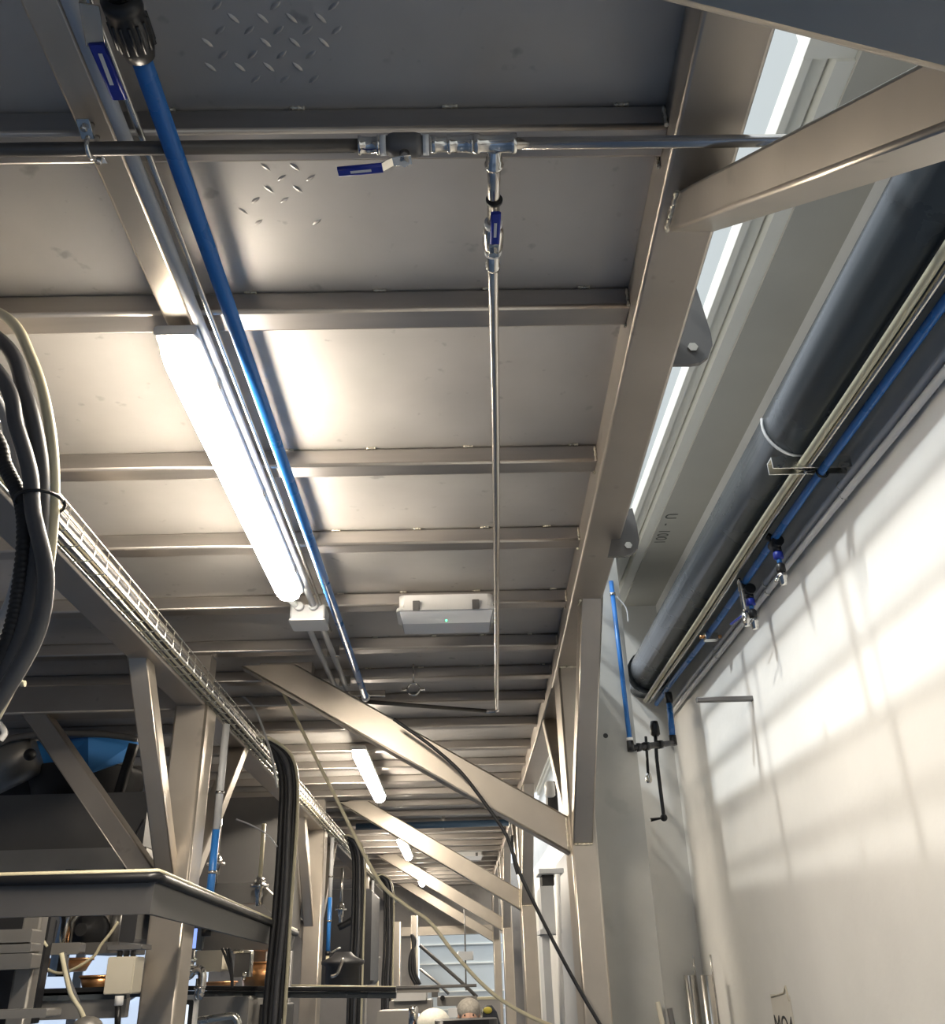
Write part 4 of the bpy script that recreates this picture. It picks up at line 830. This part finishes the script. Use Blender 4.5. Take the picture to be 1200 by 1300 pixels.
# far right: boxes and pipes between the columns and the wall
t = bxthing('wall_cabinet', 690, 1115, 712, 1180, 6.6, .3, 'pale grey wall cabinet seen between the right-hand columns', 'cabinet')
bx('body', 686, 1125, 706, 1180, 6.6, .3, 'conduit', None, None, .01, t); bx('top_box', 688, 1110, 704, 1124, 6.6, .2, 'rubber', None, None, .006, t); bx('shelf', 684, 1103, 716, 1108, 6.5, .3, 'conduit', None, None, .003, t); bx('lower_shelf', 686, 1180, 714, 1185, 6.5, .3, 'conduit', None, None, .003, t); bx('lower_body', 688, 1187, 706, 1330, 6.6, .3, 'conduit', None, None, .006, t)
tag(MB().tube([P(708, 1110, y=6.4), P(710, 1200, y=6.4), P(716, 1330, y=6.4)], .018, 10, False).build('white_pipe', 'white'), 'white pipe seen between the right-hand columns', 'pipe')
tag(MB().rbox(.93, .985, 5.6, 9.5, -1.84, .95, .006, 'z').build('added_grey_cover', 'conduit'), 'added grey panel toning down the sunlit wall behind the right-hand columns', 'panel')  # made-up panel, added to tone down the sunlit white wall return
t = bxthing('dark_controller', 690, 988, 708, 1045, 5.6, .1, 'dark controller box behind the nearest right-hand column', 'box')
bx('body', 694, 992, 710, 1040, 5.6, .12, 'rubber', None, None, .008, t)
c = P(699, 1012, y=5.5); MB().lathe(c, (0,0,1), [(0,.02),(.01,.03),(.08,.03),(.09,.02)], 12).build('pale_bottle', 'white', t)

# ---------------------------------------------------------------- people
def person(x, y, top, label, hairm, net=False, face_dir=-1):
    """one continuous standing body; head, torso, arms and legs grown as a skinned skeleton"""
    H = top + 1.85; k = H/1.72
    t = thing('person', (x, y, -1.85), label, 'person')
    J = dict(pel=(0,0,.95,.125,.10), sp=(0,.0,1.12,.12,.09), ch=(0,.0,1.30,.15,.10), nk=(0,.0,1.44,.055,.055), hd0=(0,-.01,1.50,.055,.06), hd1=(0,-.02,1.57,.070,.088), hd2=(0,-.01,1.64,.072,.09), hd3=(0,0,1.69,.05,.06))
    E = [('pel','sp'),('sp','ch'),('ch','nk'),('nk','hd0'),('hd0','hd1'),('hd1','hd2'),('hd2','hd3')]
    for s, n in ((-1,'l'),(1,'r')):
        J.update({n+'sh': (s*.17,0,1.38,.055,.055), n+'el': (s*.23,.02,1.10,.04,.04), n+'wr': (s*.22,-.08,.86,.026,.03), n+'pm': (s*.215,-.11,.79,.020,.038),
                  n+'hp': (s*.09,0,.90,.085,.085), n+'kn': (s*.10,-.01,.50,.055,.06), n+'an': (s*.10,.02,.09,.038,.04), n+'to': (s*.11,-.14,.035,.035,.028)})
        E += [('ch',n+'sh'),(n+'sh',n+'el'),(n+'el',n+'wr'),(n+'wr',n+'pm'),('pel',n+'hp'),(n+'hp',n+'kn'),(n+'kn',n+'an'),(n+'an',n+'to')]
        for f in range(4):
            a = n+'f%d' % f; L = (.060,.072,.068,.052)[f]; dy = -.030 + .020*f
            J[a+'a'] = (s*.215, -.11+dy*1.0, .755, .0085, .0085); J[a+'b'] = (s*.205, -.115+dy, .755-L*.6, .008, .008); J[a+'c'] = (s*.190, -.115+dy, .755-L, .0065, .0065)
            E += [(n+'pm',a+'a'),(a+'a',a+'b'),(a+'b',a+'c')]
        J[n+'t1'] = (s*.200,-.145,.80,.010,.010); J[n+'t2'] = (s*.190,-.165,.765,.008,.008); E += [(n+'pm',n+'t1'),(n+'t1',n+'t2')]
    names = list(J); me = bpy.data.meshes.new('body'); me.from_pydata([(J[n][0]*k, J[n][1]*k*(-face_dir), J[n][2]*k) for n in names], [(names.index(a), names.index(b)) for a, b in E], [])
    o = bpy.data.objects.new('body', me); COL.objects.link(o)
    sk = o.modifiers.new('skin', 'SKIN'); sk.use_smooth_shade = True; sv = me.skin_vertices[0].data
    for i, n in enumerate(names): sv[i].radius = (J[n][3]*k, J[n][4]*k); sv[i].use_root = (n == 'pel')
    o.modifiers.new('sub', 'SUBSURF').levels = 2
    dg = bpy.context.evaluated_depsgraph_get(); m2 = bpy.data.meshes.new_from_object(o.evaluated_get(dg)); bpy.data.objects.remove(o)
    m2.name = 'body'; m2.materials.clear(); m2.materials.append(M['skin']); o = bpy.data.objects.new('body', m2); COL.objects.link(o); o.parent = t; WORLD[o.name] = WORLD[t.name]
    B = V((x, y, -1.85)); hd = B + V((0, .0, 1.635*k))
    fd = face_dir
    f = MB()
    f.sphere(hd + V((0, .085*fd, -.035))*1, .014, sx=.8, sz=1.5, n=10, m=8).build('nose', 'skin', o)
    for s in (-1, 1):
        MB().sphere(hd + V((s*.032, .078*fd, -.005)), .0075, n=10, m=6).build('eye', 'ink', o)
        MB().sphere(hd + V((s*.080, 0, -.02)), .022, sx=.4, sy=.7, sz=1.3, n=10, m=8).build('ear', 'skin', o)
    MB().sphere(hd + V((0, .078*fd, -.075)), .02, sx=1.3, sy=.5, sz=.35, n=10, m=6).build('mouth', 'copper', o)
    if net:
        hm = MB(); n = 24; vs = []
        hm.sphere(hd + V((0, .012, .005)), .112, sx=1, sy=1.1, sz=.80, n=24, m=14).build('hair_net', 'cap', t)
        MB().tube([hd + V((.114*math.cos(a*math.pi/12), .012 + .125*math.sin(a*math.pi/12), -.012)) for a in range(25)], .007, 8, False).build('net_band', 'cap', t)
    else:
        MB().sphere(hd + V((0, .016, .030)), .094, sx=.98, sy=1.10, sz=.88, n=20, m=12).build('hair', hairm, t)
    # garment: jacket and trousers follow the body
    MB().lathe(B + V((0, 0, .88*k)), (0,0,1), [(0,.19*k),(.2*k,.17*k),(.42*k,.20*k),(.50*k,.17*k),(.55*k,.075*k),(.57*k,.07*k)], 20).build('jacket', 'cloth', t)
    for s in (-1, 1):
        MB().tube([B + V((s*.16*k, 0, 1.40*k)), B + V((s*.235*k, .02*k*(-fd), 1.10*k)), B + V((s*.222*k, -.07*k*(-fd), .90*k))], .055*k, 12, True).build('sleeve', 'cloth', t)
        MB().tube([B + V((s*.09*k, 0, .92*k)), B + V((s*.10*k, 0, .5*k)), B + V((s*.10*k, .01, .08))], .085*k, 12, True, rfun=lambda i, m: .10*k - .045*k*i/m).build('trouser_leg', 'cloth', t)
    return t
person(.040, 8.0, -.175, 'person with short grey hair facing the camera at the far end of the aisle', 'hair')
person(-.205, 7.0, -.195, 'person in a domed white hair net at the bottom edge beside the grey haired person', 'hair', net=True, face_dir=1)
a = P(592, 1305, y=6.0)
tag(MB().rbox(a.x - .18, a.x + .18, 5.9, 6.2, -1.3, P(592, 1295, y=5.9).z, .05, 'z').build('machine_cover', 'black'), 'black machine cover cutting across the face of the grey haired person', 'cover')

# ---------------------------------------------------------------- mezzanine handrail above the deck edge: throws the bar shadows on the wall
t = thing('mezzanine_handrail', (.47, 2, D + .02), 'steel handrail along the edge of the deck above the girder', 'handrail')
for z, r in ((2.5, .022), (2.2, .014), (1.95, .014), (1.7, .014)): MB().tube([(.45, -1.2, z), (.45, 9, z)], r, 10, False).build('rail', 'girder', t)
for k in range(9): MB().tube([(.45, -1.0 + 1.1*k, D + .013), (.45, -1.0 + 1.1*k, 2.5)], .02, 10, False).build('post', 'girder', t)
t['group'] = 'handrail'

# ---------------------------------------------------------------- daylight
for nm, en, colr, dirv, ang in (('daylight_high', 1.6, (1, .97, .90), (.62, .22, -1.0), 2.0), ('daylight_low', 1.8, (.90, .97, 1.0), (.82, .42, -.84), 2.4)):
    sun = bpy.data.lights.new(nm, 'SUN'); sun.energy = en; sun.angle = math.radians(ang); sun.color = colr
    so = bpy.data.objects.new(nm, sun); COL.objects.link(so); so.rotation_euler = V(dirv).to_track_quat('-Z', 'Y').to_euler(); so.location = (-3, -2, 6)
w = bpy.data.worlds.new('world'); S.world = w; w.use_nodes = True; bg = w.node_tree.nodes['Background']
bg.inputs[0].default_value = (.82, .90, 1.0, 1); bg.inputs[1].default_value = 1.2

# lift everything so that the floor lies at z = 0
for o in list(S.objects):
    if o.parent is None and o is not camo: o.location.z += EYE

S.view_settings.view_transform = 'Standard'; S.view_settings.look = 'None'; S.view_settings.gamma = 1; S.view_settings.exposure = 0.25
S.view_settings.use_curve_mapping = False
S.cycles.max_bounces = 8
S.cycles.sample_clamp_indirect = 6
